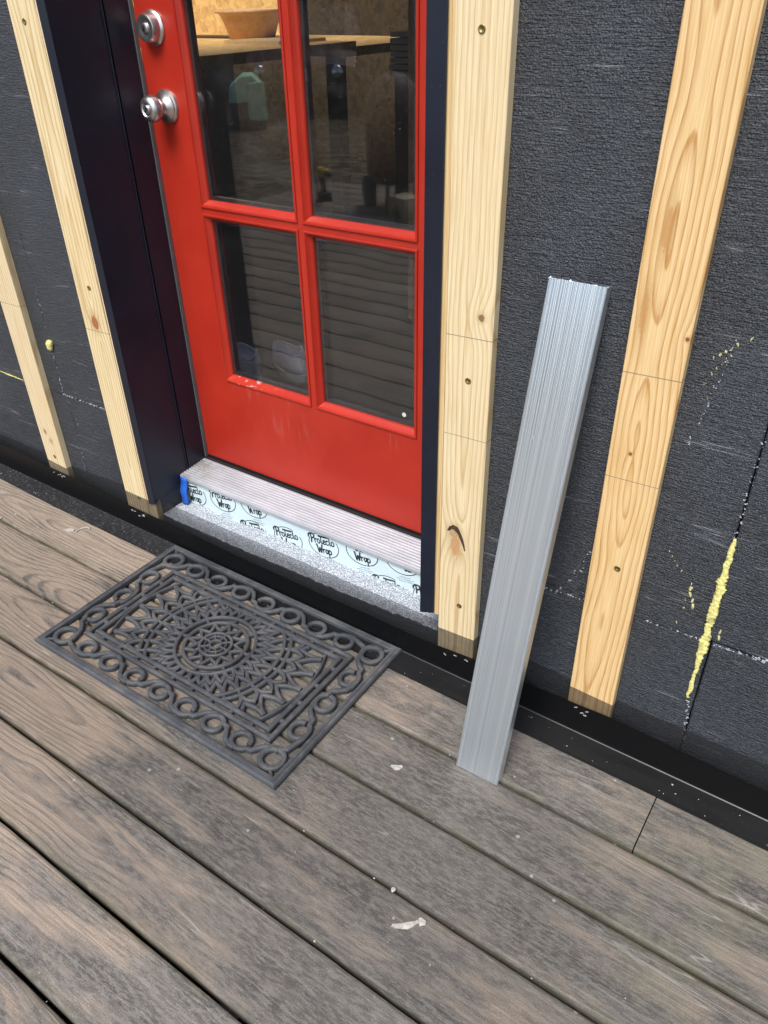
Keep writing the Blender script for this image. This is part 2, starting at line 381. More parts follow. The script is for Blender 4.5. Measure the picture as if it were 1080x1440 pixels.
def rubber():
    a = Mat('grey_rubber'); p = a.pos(); n = a.noise(p, 14, 4, .65); f = a.noise(p, 420, 3, .7)
    c = a.mix(a.step(n, .3, .7), (.038, .042, .047), (.062, .067, .073))
    c = a.mix(a.M('MULTIPLY', a.step(f, .60, .74), .4), c, (.16, .155, .145))
    up = a.sep(a.n('ShaderNodeNewGeometry').outputs['Normal'])[2]
    dst = a.M('MULTIPLY', a.step(a.noise(p, 26, 4, .65), .42, .7), a.step(up, .3, .9))
    c = a.mix(a.M('MULTIPLY', dst, .35), c, (.17, .16, .145))
    a.bsdf(c, a.M('MULTIPLY_ADD', n, .2, .42), 0, .4, a.bump(f, .15, .0006)); return a.m
M_RUB = rubber()
M_NICKEL = simple('satin_nickel', (.56, .54, .52), .36, 1., .5, .06, 90, .03)
M_DARKM = simple('dark_keyway', (.02, .02, .02), .4, .6)
M_BLK = simple('black_gasket', (.012, .012, .013), .55)
M_GREY = simple('grey_weatherstrip', (.09, .09, .09), .6)
M_SPACER = simple('glazing_spacer', (.05, .045, .05), .4, .6)
M_SCREW = simple('zinc_screw', (.30, .24, .10), .38, .9)
M_STAPLE = simple('steel_staple', (.75, .75, .74), .35, .6)
M_YEL = simple('yellow_spray_foam', (.62, .57, .20), .75, var=.3, sc=260, bst=1.)
M_WHITECHIP = simple('pale_chip', (.36, .34, .30), .7, var=.25, sc=120)
def glass(name, f0):
    a = Mat(name); p = a.pos(); lw = a.n('ShaderNodeLayerWeight'); lw.inputs[0].default_value = .5
    F = a.M('MULTIPLY_ADD', a.M('POWER', lw.outputs['Facing'], 5.), .92, f0)
    tr = a.n('ShaderNodeBsdfTransparent'); tr.inputs[0].default_value = (.975, .985, .98, 1)
    gl = a.n('ShaderNodeBsdfGlossy'); gl.inputs['Roughness'].default_value = .0
    a.set(gl.inputs['Normal'], a.bump(a.noise(p, 2.6, 2), .05, .02))
    mx = a.n('ShaderNodeMixShader'); a.set(mx.inputs[0], F); a.t.links.new(tr.outputs[0], mx.inputs[1]); a.t.links.new(gl.outputs[0], mx.inputs[2])
    df = a.n('ShaderNodeBsdfDiffuse'); df.inputs[0].default_value = (.5, .5, .5, 1)
    dm = a.M('MULTIPLY_ADD', a.step(a.noise(a.mapv(p, (7, 7, 12)), 1, 5, .65), .5, .75), .012, .003)
    dm = a.M('ADD', dm, a.M('MULTIPLY', a.step(a.noise(p, 200, 2, .7), .70, .73), .10))
    m2 = a.n('ShaderNodeMixShader'); a.set(m2.inputs[0], dm); a.t.links.new(mx.outputs[0], m2.inputs[1]); a.t.links.new(df.outputs[0], m2.inputs[2])
    a.t.links.new(m2.outputs[0], a.out.inputs[0]); return a.m
M_GLASS = glass('outer_glass', .062); M_GLASS2 = glass('inner_glass', .03)
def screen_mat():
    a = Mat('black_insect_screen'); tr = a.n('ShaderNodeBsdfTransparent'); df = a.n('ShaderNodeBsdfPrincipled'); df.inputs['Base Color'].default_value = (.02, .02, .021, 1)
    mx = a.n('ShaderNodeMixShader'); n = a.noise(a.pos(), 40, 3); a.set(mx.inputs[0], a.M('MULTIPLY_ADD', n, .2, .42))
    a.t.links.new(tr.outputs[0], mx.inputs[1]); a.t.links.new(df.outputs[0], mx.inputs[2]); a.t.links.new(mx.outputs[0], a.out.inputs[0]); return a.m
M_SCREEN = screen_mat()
def osb(name, light=(.75, .46, .17), dark=(.48, .27, .10)):
    a = Mat(name); p = a.obj(); v = a.vor(a.mapv(p, (1, 1, 1), (0, 0, 0), (.3, .5, .2)), 38.)
    f = a.vor(a.mapv(p, (1, 1, 1), (0, 0, 0), (1.1, .2, .9)), 26.)
    c = a.mix(a.sep(v['Color'])[0], dark, light); c = a.mix(a.M('MULTIPLY', a.sep(f['Color'])[1], .55), c, tuple(x*1.1 for x in light))
    c = a.mix(a.step(a.noise(p, 70, 3, .6), .60, .72), c, tuple(x*.35 for x in dark))
    a.bsdf(c, .6, 0, .3, a.bump(v['Distance'], .3, .003)); return a.m
M_OSB = osb('oriented_strand_board')

# ================================================================== SETTING
# ---- ground
def ground_mat():
    a = Mat('dirt_and_leaf_litter'); p = a.pos(); n = a.noise(p, .9, 6, .65); f = a.noise(p, 14, 5, .7); v = a.vor(p, 16.)
    c = a.mix(a.step(n, .3, .7), (.075, .058, .042), (.15, .12, .085)); c = a.mix(a.step(f, .35, .7), c, (.06, .048, .036))
    c = a.mix(a.M('MULTIPLY', a.step(a.sep(v['Color'])[0], .6, .75), .7), c, (.22, .16, .09))
    st = a.step(a.M('ABSOLUTE', a.M('SUBTRACT', a.noise(a.mapv(p, (.5, 1.6, 1), (0, 0, 0), (0, 0, .9)), 1, 3, .5), .5)), .012, .003)
    c = a.mix(a.M('MULTIPLY', st, .6), c, (.30, .23, .12))
    a.bsdf(c, .9, 0, .2, a.bump(f, .8, .03)); return a.m
g = MB().put([(-150, -150, -.35), (150, -150, -.35), (150, 150, -.35), (-150, 150, -.35)], [(0, 1, 2, 3)]).build('ground', ground_mat())
tag(g, kind='structure')

# ---- deck
deck = tag(empty('deck', (0, 0, 0)), kind='structure')
SP, GAP, Y0 = .1498, .0080, -.2137
bw = SP-GAP
XL, XR = -3.5, 2.6
bcache = {}
def board(x0, x1, yc, tilt=0.):
    L = round(x1-x0, 4)
    if L not in bcache:
        n = max(2, int(L/.25)); hw = bw/2; rd = .006
        prof = [(-hw, -.025), (-hw, -rd), (-hw+rd*.3, -rd*.3), (-hw+rd, 0), (-hw*.3, .0004), (hw*.3, .0004), (hw-rd, 0), (hw-rd*.3, -rd*.3), (hw, -rd), (hw, -.025)]
        n = max(2, int(L/.04)); sd_ = random.random()*100
        rg = [[(L*i/n-L/2, y+(.0011*mn.noise((L*i/n*5, sd_, y*20))+.0007*mn.noise((L*i/n*30, sd_+9, y*20)) if abs(y) > .05 else 0), z) for y, z in prof] for i in range(n+1)]
        m_ = MB().loft(rg); bcache[L] = mesh('deck_board', m_.V, m_.F)
    return add('deck_board', bcache[L], M_DECK, deck, ((x0+x1)/2, yc, random.uniform(-.0006, .0)), (tilt, 0, 0))
for i in range(25):
    yc = Y0+SP/2-SP*i
    j = .655 if i == 0 else (random.choice((1.45, 1.9, 2.1, -2.3, -1.9)) if i < 9 else random.uniform(-2.5, 2))
    xs = [XL+random.uniform(-.01, .01), j, XR]
    for x0, x1 in zip(xs, xs[1:]): board(x0+.0012, x1-.0012, yc, R(random.uniform(-.35, .35)))
M_JOIST = simple('treated_joist', (.06, .05, .035), .8)
for x in [XL+.06+.405*k for k in range(15)]:
    box('joist', (x, Y0-SP*24, -.2), (x+.038, -.02, -.0262), M_JOIST, deck)

# ================================================================== THE WALL
wall = tag(empty('insulated_wall', (0, 0, 0)), 'graphite grey foam-board house wall with taped door opening and foam-filled seams', 'wall')
def panel(x0, x1, z0, z1, g_=.0004, ch=.0014, y=0.):
    """foam board with slightly ragged edges"""
    nx = max(2, int((x1-x0)/.03)); nz = max(2, int((z1-z0)/.03))
    per = []
    for i in range(nx): per.append((x0+(x1-x0)*i/nx, z0))
    for i in range(nz): per.append((x1, z0+(z1-z0)*i/nz))
    for i in range(nx): per.append((x1-(x1-x0)*i/nx, z1))
    for i in range(nz): per.append((x0, z1-(z1-z0)*i/nz))
    cx, cz = (x0+x1)/2, (z0+z1)/2
    def ins(p, d): return (p[0]+(d if p[0] < cx else -d)*(1 if abs(p[0]-x0) < .001 or abs(p[0]-x1) < .001 else 0), p[1]+(d if p[1] < cz else -d)*(1 if abs(p[1]-z0) < .001 or abs(p[1]-z1) < .001 else 0))
    r0 = [ins(p, g_+random.uniform(0, .0008)) for p in per]; r1 = [ins(p, ch+random.uniform(0, .0014)) for p in per]
    return MB().loft([[(a_, y+.1, b_) for a_, b_ in r0], [(a_, y+.0025, b_) for a_, b_ in r0], [(a_, y, b_) for a_, b_ in r1]]).build('foam_panel', M_FOAM, wall)
for q in [(-4, -1.108, .0, .362), (-1.108, -.792, 0, .364), (-4, -1.121, .362, 2.5), (-1.121, -.792, .364, 2.5),
          (.118, .662, 0, .338), (.662, 3, 0, .346, .0012, .003), (.088, .652, .338, 2.5), (.652, 3, .346, 2.5, .0012, .003), (-.792, .088, 2.24, 2.5)]:
    panel(*q)
# cut foam below the door: rough top, dark front
nx, ny = 150, 16; V = []; F = []
rnd = random.Random(3)
for j in range(ny+1):
    for i in range(nx+1):
        x = -.79+(.908)*i/nx; t = j/ny; y = .0+.098*t
        zf = .0755+.018*(i/nx)**3+.005*mn.noise((x*16, 0, 3)); zb = .080+.012*i/nx+.009*mn.noise((x*9, 4, 1))
        z = zf*(1-min(1, t*1.15))+zb*min(1, t*1.15)+.0035*mn.noise((x*60, y*60, 0))+.002*mn.noise((x*190, y*190, 5))
        if j == 0: y += .0015+.0015*mn.noise((x*120, 7, 0))
        V.append((x, y, z))
for j in range(ny):
    for i in range(nx):
        a_ = j*(nx+1)+i; F.append((a_, a_+1, a_+nx+2, a_+nx+1))
MB().put(V, F).build('foam_ledge', M_CUT, wall)
b0 = []
for i in range(nx+1): b0.append((V[i][0], -.0005, V[i][2]-.003))
m_ = MB().loft([[(p[0], -.0005, 0.0) for p in b0], b0, [(p[0], V[i][1]+.0004, V[i][2]-.0002) for i, p in enumerate(b0)]], closed=False, cap=False)
m_.build('foam_ledge_face', M_FOAM, wall)
box('sheathing', (-4, .101, -.3), (-.80, .14, 2.5), M_OSB, wall); box('sheathing', (.1, .101, -.3), (3, .14, 2.5), M_OSB, wall)
box('sheathing', (-.80, .101, -.3), (.1, .14, .15), M_OSB, wall); box('sheathing', (-.80, .101, 2.24), (.1, .14, 2.5), M_OSB, wall)

def lumpy(name, pts, r, mat, parent, sq=.5, seed=1, n=9):
    rn = random.Random(seed); rg = []
    N = len(pts)
    for i, p in enumerate(pts):
        rr = r*(max(.02, math.sin(math.pi*min(1, (i+.3)/N)))**.4)*max(.35, .85+.6*mn.noise((p[0]*40, seed*3.3, p[2]*22))+.35*mn.noise((seed, 2, p[2]*330)))
        rg.append([(p[0]+.4*r*mn.noise((seed, 9, p[2]*60))+math.cos(2*math.pi*k/n)*rr*rn.uniform(.8, 1.15), p[1]+min(.006, math.sin(2*math.pi*k/n)*rr*sq*rn.uniform(.8, 1.2)), p[2]+rn.uniform(-.002, .002)) for k in range(n)])
    o = MB().loft(rg).build(name, mat, parent, True); return o
def seg(p, q, n): return [tuple(a_+(b_-a_)*i/(n-1) for a_, b_ in zip(p, q)) for i in range(n)]
lumpy('spray_foam_bead', seg((.6505, -.002, .200), (.6525, -.003, .565), 130), .0080, M_YEL, wall, .38, 2)
lumpy('spray_foam_bead', seg((.6515, -.0015, .40), (.6525, -.003, .54), 50), .0105, M_YEL, wall, .36, 5)
lumpy('spray_foam_bead', seg((-1.430, -.001, .3645), (-1.31, -.001, .3625), 40), .0034, M_YEL, wall, .6, 8)
lumpy('spray_foam_bead', seg((-1.1195, -.004, .498), (-1.1175, -.004, .528), 7), .012, M_YEL, wall, .6, 4)
M_YELT = simple('yellow_foam_smear', (.45, .43, .20), .7, var=.3, sc=200)
for k, (p, q, r_, n_) in enumerate([((.545, -.0005, .835), (.60, -.0005, .885), .0024, 9), ((.553, -.0004, .806), (.575, -.0004, .85), .0016, 6), ((.607, -.0004, .44), (.618, -.0004, .405), .005, 4), ((.60, -.0004, .36), (.607, -.0004, .45), .002, 6), ((.56, -.0004, .50), (.585, -.0004, .47), .0018, 5), ((.668, -.0004, .385), (.672, -.0004, .36), .005, 3)]):
    for i, pt in enumerate(seg(p, q, n_)):
        if random.random() < .8: lumpy('foam_smear', seg((pt[0], pt[1], pt[2]-r_), (pt[0]+random.uniform(-.003, .003), pt[1], pt[2]+r_), 4), r_*random.uniform(.4, .9), M_YELT, wall, .3, k*20+i, 6)
M_SCUFF = simple('pale_foam_scuff', (.30, .31, .33), .8, var=.3, sc=300)
rn = random.Random(12)
def scuffs(p, q, n, s, spread=.003):          # torn beads along seams
    for i in range(n):
        t = rn.random(); c = [a_+(b_-a_)*t for a_, b_ in zip(p, q)]
        c[0] += rn.uniform(-1, 1)*spread; c[2] += rn.uniform(-1, 1)*spread; r_ = s*rn.uniform(.4, 1.3)
        m_.put([(c[0]+math.cos(k*math.pi/3)*r_*rn.uniform(.5, 1.3), -.0007, c[2]+math.sin(k*math.pi/3)*r_*rn.uniform(.5, 1.3)) for k in range(6)]+[(c[0], -.0016, c[2])], [(k, (k+1) % 6, 6) for k in range(6)])
m_ = MB()
scuffs((-1.122, 0, .365), (-.94, 0, .366), 60, .0022, .0018); scuffs((-1.121, 0, .37), (-1.119, 0, .68), 45, .0016, .003)
scuffs((-1.43, 0, .366), (-1.31, 0, .362), 20, .002, .003); scuffs((.33, 0, .325), (.435, 0, .334), 22, .0018, .002)
scuffs((.55, 0, .337), (.75, 0, .346), 60, .0018, .0025); scuffs((.73, 0, .346), (.77, 0, .347), 20, .003, .004)
scuffs((.652, 0, .56), (.652, 0, .8), 40, .0016, .003); scuffs((.666, 0, .07), (.652, 0, .2), 20, .002, .003)
scuffs((.55, 0, .70), (.585, 0, .89), 40, .0014, .003); scuffs((.40, 0, .38), (.43, 0, .45), 14, .0016, .002); scuffs((.36, 0, .30), (.43, 0, .42), 14, .0016, .002)
scuffs((-1.12, 0, .10), (-1.09, 0, .30), 18, .0016, .004)
o_ = m_.build('bead_scuff', M_SCUFF, wall); o_['kind'] = 'stuff'

# ---- furring strips
STRIPS = 'furring strips screwed over the foam'
def screw(parent, x, z):
    m_ = MB().lathe([(.0058, .0001), (.0058, -.0009), (.0047, -.0011), (.0026, .0008), (.0001, .0012)], 14)
    o = m_.build('screw', M_SCREW, parent, True, (x, -.0003, z))
    MB().lathe([(.0021, 0), (.0021, -.0007), (.0001, -.0009)], 6).build('drive_socket', M_DARKM, o, False, (0, .0012, 0))
def strip(x0, wd, z0, mat, label, screws, z1=2.45, y0=-.0004, th=.0186):
    root = tag(empty('furring_strip', (x0, y0-th, z0)), label, 'furring strip', STRIPS)
    m_ = MB(); n = 30
    prof = [(0, th), (0, .0012), (.0012, 0), (wd-.0012, 0), (wd, .0012), (wd, th)]
    rg = []
    for i in range(n+1):
        z = (z1-z0)*i/n; d = .0009*math.sin(z*2.1+x0*9)
        rg.append([(x+d, y, z) for x, y in prof])
    m_.loft(rg).build('board', mat, root)
    for sx, sz in screws: screw(root, sx-x0, sz-z0)
    return root
ZB = .058
cream, tanl = (.67, .55, .335), (.47, .32, .135)
def loc(x0, *k): return k
MM = pine('pine_mid', cream, tanl, .045, .012, .05, .9, .0082, knots=[(.066, .785, .022, .014), (.034, .327, .03, .016)],
          lines=[(.745, .03, .0011), (.554, .03, .0009)], seed=3.1, dots=[(.0665, .785, (.0055, .0065), (.20, .085, .045)), (.036, .304, (.0115, .025), (.52, .21, .085)), (.031, .338, (.011, .013), (.60, .36, .22))])
MR = pine('pine_right', (.66, .455, .205), (.44, .225, .060), .038, .004, .13, 2.3, .0095, knots=[(.034, .616, .014, .006), (.084, .816, .010, .005)],
          lines=[(.748, .03, .0011), (.563, .03, .0009)], seed=8.35, rings_amt=.95, dots=[(.034, .613, (.0030, .0032), (.13, .05, .03)), (.084, .816, (.0032, .0032), (.13, .05, .03)), (.029, .962, (.0058, .030), (.50, .255, .09)), (.016, .845, (.0055, .032), (.50, .265, .10))])
MA = pine('pine_by_jamb', (.66, .54, .31), (.44, .28, .10), .05, .006, .09, 1.5, .0095, knots=[(.044, .569, .024, .016)],
          lines=[(.548, .03, .0011)], seed=14.2, dots=[(.044, .571, (.0125, .018), (.42, .095, .045)), (.018, .66, (.004, .045), (.58, .40, .21)), (.012, .90, (.004, .05), (.58, .40, .21))])
MBB = pine('pine_left', (.64, .525, .32), (.44, .30, .14), .05, .008, .07, 1.6, .009, knots=[(.032, .16, .018, .010)],
           lines=[(.552, .02, .0010)], seed=21.7, dots=[(.032, .162, (.006, .0075), (.36, .14, .08)), (.05, .135, (.006, .008), (.58, .40, .22))])
strip(.1246, .089, ZB, MM, 'pale knotty furring strip with bark pocket beside the right door trim', [(.168, 1.248), (.172, .726), (.176, .211)])
strip(.437, .089, ZB, MR, 'orange-toned furring strip with flame grain right of the leaning aluminum channel', [(.485, .444)])
strip(-.913, .089, ZB, MA, 'narrow-showing furring strip with red knot against the navy left door trim', [(-.860, .717), (-.868, 1.255), (-.857, .121)])
strip(-1.275, .089, ZB, MBB, 'furring strip on open foam farthest from the red door', [(-1.229, .139)])
# bark pocket on the middle strip: a torn hollow with dark bark
bk = [o for o in bpy.data.objects if o.name == 'furring_strip'][0]
M_BARK = simple('dark_bark', (.055, .028, .018), .9, var=.5, sc=300, bst=.8)
rn = random.Random(5); rg = []
path = [(.020, .338), (.026, .349), (.036, .347), (.044, .338), (.050, .326), (.0545, .312), (.0575, .300)]
for i, (x, z) in enumerate(path):
    rr = (.0036, .0058, .0054, .0040, .0030, .0020, .001)[i]
    rg.append([(x+math.cos(k*math.pi/4)*rr*rn.uniform(.6, 1.3), -.0004-max(0, math.sin(k*math.pi/4))*.0006, z+math.sin(k*math.pi/4+.9)*rr*rn.uniform(.5, 1.1)) for k in range(8)])
MB().loft(rg).build('bark_pocket', M_BARK, bk)
# wood buck pieces showing beside the trim
MBK = pine('pine_buck', (.62, .44, .20), (.46, .29, .12), .0, .01, .03, 2, .005, seed=31.)
b_ = box('wood_buck', (.097, -.0165, .158), (.1238, -.0004, 2.4), MBK); tag(b_, 'thin raw wood buck edge between navy right trim and pale furring strip', 'wood buck')
b_ = box('wood_buck', (-.8225, -.0175, ZB), (-.7885, -.0004, 2.4), pine('pine_buck_left', (.62, .48, .30), (.5, .35, .18), .01, .01, .03, 2, .006, seed=36.)); tag(b_, 'raw wood buck end peeking out below the navy left door trim', 'wood buck')

# ---- insect screen across the strip bottoms
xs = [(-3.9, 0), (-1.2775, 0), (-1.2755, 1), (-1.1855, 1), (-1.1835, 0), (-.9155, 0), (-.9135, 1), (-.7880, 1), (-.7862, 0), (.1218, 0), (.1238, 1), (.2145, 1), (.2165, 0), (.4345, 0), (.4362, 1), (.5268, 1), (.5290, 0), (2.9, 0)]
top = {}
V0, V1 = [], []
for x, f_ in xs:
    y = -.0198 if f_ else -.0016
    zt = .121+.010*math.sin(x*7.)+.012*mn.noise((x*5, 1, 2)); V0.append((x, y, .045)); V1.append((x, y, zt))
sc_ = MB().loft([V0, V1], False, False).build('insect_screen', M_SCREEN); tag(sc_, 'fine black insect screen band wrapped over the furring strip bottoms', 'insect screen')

# ---- flashing
fl = tag(empty('flashing', (0, 0, 0)), 'wavy black metal flashing along the wall base resting on the deck', 'flashing')
tp = [(-3.9, .09), (-1.53, .098), (-1.15, .090), (-.91, .081), (-.78, .078), (-.5, .072), (-.2, .070), (.08, .073), (.217, .079), (.33, .080), (.438, .085), (.533, .088), (.68, .083), (.825, .079), (1.2, .085), (2.9, .08)]
def lerp(x, T):
    for (a_, b_), (c2, d2) in zip(T, T[1:]):
        if x <= c2:
            t = (x-a_)/(c2-a_); t = t*t*(3-2*t); return b_+(d2-b_)*t
    return T[-1][1]
A = []; N = 240
for i in range(N+1):
    x = -3.9+6.8*i/N; zt = lerp(x, tp)
    dy = .0025*mn.noise((x*6, 0, 9)); ex = -.0825+.002*mn.noise((x*3, 5, 9))+ (.008 if x < -1.2 else 0)*min(1, (-1.2-x)/.3)
    A.append([(x, -.0232+dy, zt), (x, -.0222, .0068), (x, -.0240, .0056), (x, ex+.0018, .0046), (x, ex, .0056), (x, ex-.0004, .0012)])
o = MB().loft(A, False, False).build('flashing_sheet', M_FLASH, fl)
m = o.modifiers.new('t', 'SOLIDIFY'); m.thickness = .0006; m.offset = 1
rn = random.Random(9)
for xc in (-1.225, -.865, .175, .478):
    for k in range(6 if xc < 0 else 4):
        x = xc+rn.uniform(-.035, .035); z = lerp(x, tp)-rn.uniform(.008, .022)
        o = MB().box((-.0035, -.0006, -.0007), (.0035, .0006, .0007)).build('staple', M_STAPLE, fl, False, (x, -.0252, z), (0, rn.uniform(-.6, .8), 0))

# ================================================================== DOOR OPENING
XO0, XO1, YD = -.785, .080, .19
trim = tag(empty('door_trim', (XO0, -.022, .126)), 'dark navy metal trim lining both sides of the red door opening', 'door trim')
def prism(name, loop_bot, loop_top, mat, parent, bev=0):
    o = MB().loft([loop_bot, loop_top]).build(name, mat, parent)
    o.matrix_parent_inverse = parent.matrix_world.inverted() if False else Matrix.Translation(-Vector(parent.location))
    if bev: bevel(o, bev)
    return o
zt = 2.235
def quadz(pts, zs): return [(x, y, z) for (x, y), z in zip(pts, zs)]
# left: front face, deep return, inner jamb with a shadow groove between them
P_ = [(-.8115, -.0225), (XO0, -.0225), (XO0, -.0195), (-.8115, -.0195)]
prism('casing_face', quadz(P_, (.118, .126, .126, .118)), quadz(P_, [zt]*4), M_NAVY, trim, .0006)
P_ = [(XO0-.002, -.0193), (XO0, -.0193), (XO0, .1075), (XO0-.002, .1075)]
prism('jamb_return', quadz(P_, (.126, .126, .163, .163)), quadz(P_, [zt]*4), M_NAVY, trim)
P_ = [(XO0-.012, .108), (XO0+.0035, .108), (XO0+.0035, .1105), (XO0-.012, .1105)]
prism('jamb_lip', quadz(P_, [.166]*4), quadz(P_, [zt]*4), M_NAVY, trim, .0006)
P_ = [(XO0-.012, .1165), (XO0+.001, .1165), (XO0+.001, .1885), (XO0-.012, .1885)]
prism('inner_jamb', quadz(P_, [.1765]*4), quadz(P_, [zt]*4), M_NAVY, trim, .0008)
P_ = [(XO0-.02, .1106), (XO0-.0135, .1106), (XO0-.0135, .1164), (XO0-.02, .1164)]
prism('groove_back', quadz(P_, [.165]*4), quadz(P_, [zt]*4), M_BLK, trim)
# right
P_ = [(.080, -.0225), (.1145, -.0225), (.1145, -.0195), (.080, -.0195)]
prism('casing_face', quadz(P_, (.150, .163, .163, .150)), quadz(P_, [zt]*4), M_NAVY, trim, .0006)
P_ = [(.080, -.0193), (.0815, -.0193), (.0815, .1885), (.080, .1885)]
prism('jamb_return', quadz(P_, (.150, .150, .178, .178)), quadz(P_, [zt]*4), M_NAVY, trim)
P_ = [(XO0+.002, -.0225), (.079, -.0225), (.079, .1885), (XO0+.002, .1885)]
prism('head_casing', quadz(P_, [2.215]*4), quadz(P_, [zt]*4), M_NAVY, trim)
# weatherstrip round the slab
P_ = [(XO0+.0012, .180), (XO0+.0052, .180), (XO0+.0052, .1895), (XO0+.0012, .1895)]
prism('weatherstrip', quadz(P_, [.1765]*4), quadz(P_, [2.214]*4), M_GREY, trim)

# ---- threshold: ridged sill
th = tag(empty('threshold', (-.35, .083, .1)), 'ridged dull aluminum threshold below the red door', 'threshold')
prof = [(.0785, .158), (.0785, .1655), (.0805, .1700)]
n = 10
for k in range(n):
    y = .084+(.178-.084)*k/n; dy = (.178-.084)/n; z = .1702+.0065*(y-.084)/.1
    prof += [(y, z), (y+dy*.18, z+.0019), (y+dy*.55, z+.0019), (y+dy*.75, z)]
prof += [(.180, .1768), (.236, .1768), (.236, .158)]
rg = [[(x, y+ (.0012*mn.noise((x*90, 2, 0)) if y < .1 and x < -.75 else 0), z) for y, z in prof] for x in [XO0+.0012, -.78, -.77, -.6, -.3, 0, .0785]]
o = MB().loft(rg).build('sill_plate', M_SILL, th); o.matrix_parent_inverse = Matrix.Translation(-Vector(th.location))
P_ = [(XO0+.0012, .1772), (.0785, .1772), (.0785, .1850), (XO0+.0012, .1850)]
o = prism('sill_gasket', quadz(P_, [.177]*4), quadz(P_, [.1815]*4), M_BLK, th)
P_ = [(XO0+.0012, .1855), (.0785, .1855), (.0785, .235), (XO0+.0012, .235)]
o = prism('sill_riser', quadz(P_, [.1772]*4), quadz(P_, [.1835]*4), M_DARKM, th)

# ---- printed sealing tape under the threshold
tape = tag(empty('sealing_tape', (-.35, .0855, .05)), 'pale blue sealing tape with black script logos below the threshold', 'sealing tape')
def tape_y(x, z): return .0850+.0018*mn.noise((x*9, z*16, 2))-.004*max(0, (.10-z)/.05)**2
nx, nz = 120, 10; V = []; F = []
for j in range(nz+1):
    for i in range(nx+1):
        x = XO0+.006+(.864-.008)*i/nx; z = .055+(.164-.055)*j/nz; V.append((x+.35, tape_y(x, z)-.0855, z-.05))
for j in range(nz):
    for i in range(nx):
        a_ = j*(nx+1)+i; F.append((a_, a_+1, a_+nx+2, a_+nx+1))
o = MB().put(V, F).build('tape_film', M_FILM, tape, True)
box('tape_backing', (XO0+.004, .0885, .04), (.0785, .1, .157), M_OSB, tape).matrix_parent_inverse = Matrix.Translation(-Vector(tape.location))
def ell(cx, cy, rx, ry, a0=0, a1=360, n=28): return [(cx+rx*math.cos(R(a0+(a1-a0)*i/n)), cy+ry*math.sin(R(a0+(a1-a0)*i/n))) for i in range(n+1)]
LET = {'P': (.42, [[(.06, 1.05), (.10, .5), (.02, -.05)], [(-.22, .62), (-.2, .9), (0, 1.12), (.3, 1.12), (.44, .9), (.36, .62), (.1, .5)]]),
       'r': (.27, [[(.0, .56), (.03, 0)], [(.02, .3), (.1, .5), (.24, .55)]]),
       'o': (.36, [ell(.16, .28, .15, .27, 90, 450, 14)]),
       't': (.28, [[(.12, 1.0), (.09, .2), (.14, .02), (.26, .06)]]),
       'e': (.33, [[(.02, .24), (.2, .3), (.28, .44), (.18, .56), (.04, .42), (.02, .15), (.14, 0), (.3, .1)]]),
       'c': (.31, [[(.28, .46), (.18, .56), (.04, .42), (.02, .15), (.13, 0), (.3, .1)]]),
       'W': (.66, [[(-.04, 1.0), (.03, .98), (.14, 0), (.32, .62), (.42, 0), (.62, 1.05)]]),
       'a': (.38, [[(.30, .5), (.16, .56), (.02, .3), (.1, 0), (.24, .12), (.31, .5), (.30, .08), (.37, 0)]]),
       'p': (.36, [[(.03, .56), (0, -.5)], [(.02, .36), (.14, .56), (.3, .44), (.28, .1), (.12, 0), (.02, .1)]])}
def stroke(mb, pts, wd, T):
    P2 = [Vector(T(p)) for p in pts]
    for i in range(len(P2)-1):
        a_, b_ = P2[i], P2[i+1]; t = b_-a_
        if t.length < 1e-7: continue
        t.normalize(); nn = Vector((-t.y, t.x))*wd/2; a2 = a_-t*wd*.3; b2 = b_+t*wd*.3
        q = [a2-nn, b2-nn, b2+nn, a2+nn]; e = .00035+.00001*(i % 5)
        mb.put([(p.x, tape_y(p.x, p.y)-e, p.y) for p in q], [(0, 1, 2, 3)])
def word(mb, txt, x, y, h, wd, T):
    for ch in txt:
        wl, ss = LET[ch]
        for s_ in ss: stroke(mb, [(x+px*h*1.28, y+py*h) for px, py in s_], wd*(1.35 if ch in 'PW' else 1), T)
        x += wl*h*1.28
fcache = {}
def small_text(mb, txt, x, y, h, T):
    if txt not in fcache:
        cu = bpy.data.curves.new('t', 'FONT'); cu.body = txt; cu.size = 1; cu.align_x = 'CENTER'; cu.resolution_u = 1
        ob = bpy.data.objects.new('t', cu); COL.objects.link(ob); dg = bpy.context.evaluated_depsgraph_get()
        me = ob.evaluated_get(dg).to_mesh(); fcache[txt] = ([tuple(v.co)[:2] for v in me.vertices], [tuple(p.vertices) for p in me.polygons])
        ob.evaluated_get(dg).to_mesh_clear(); bpy.data.objects.remove(ob); bpy.data.curves.remove(cu)
    Vs, Fs = fcache[txt]; q = [T((x+a_*h, y+b_*h)) for a_, b_ in Vs]
    mb.put([(p[0], tape_y(*p)-.0004, p[1]) for p in q], Fs)
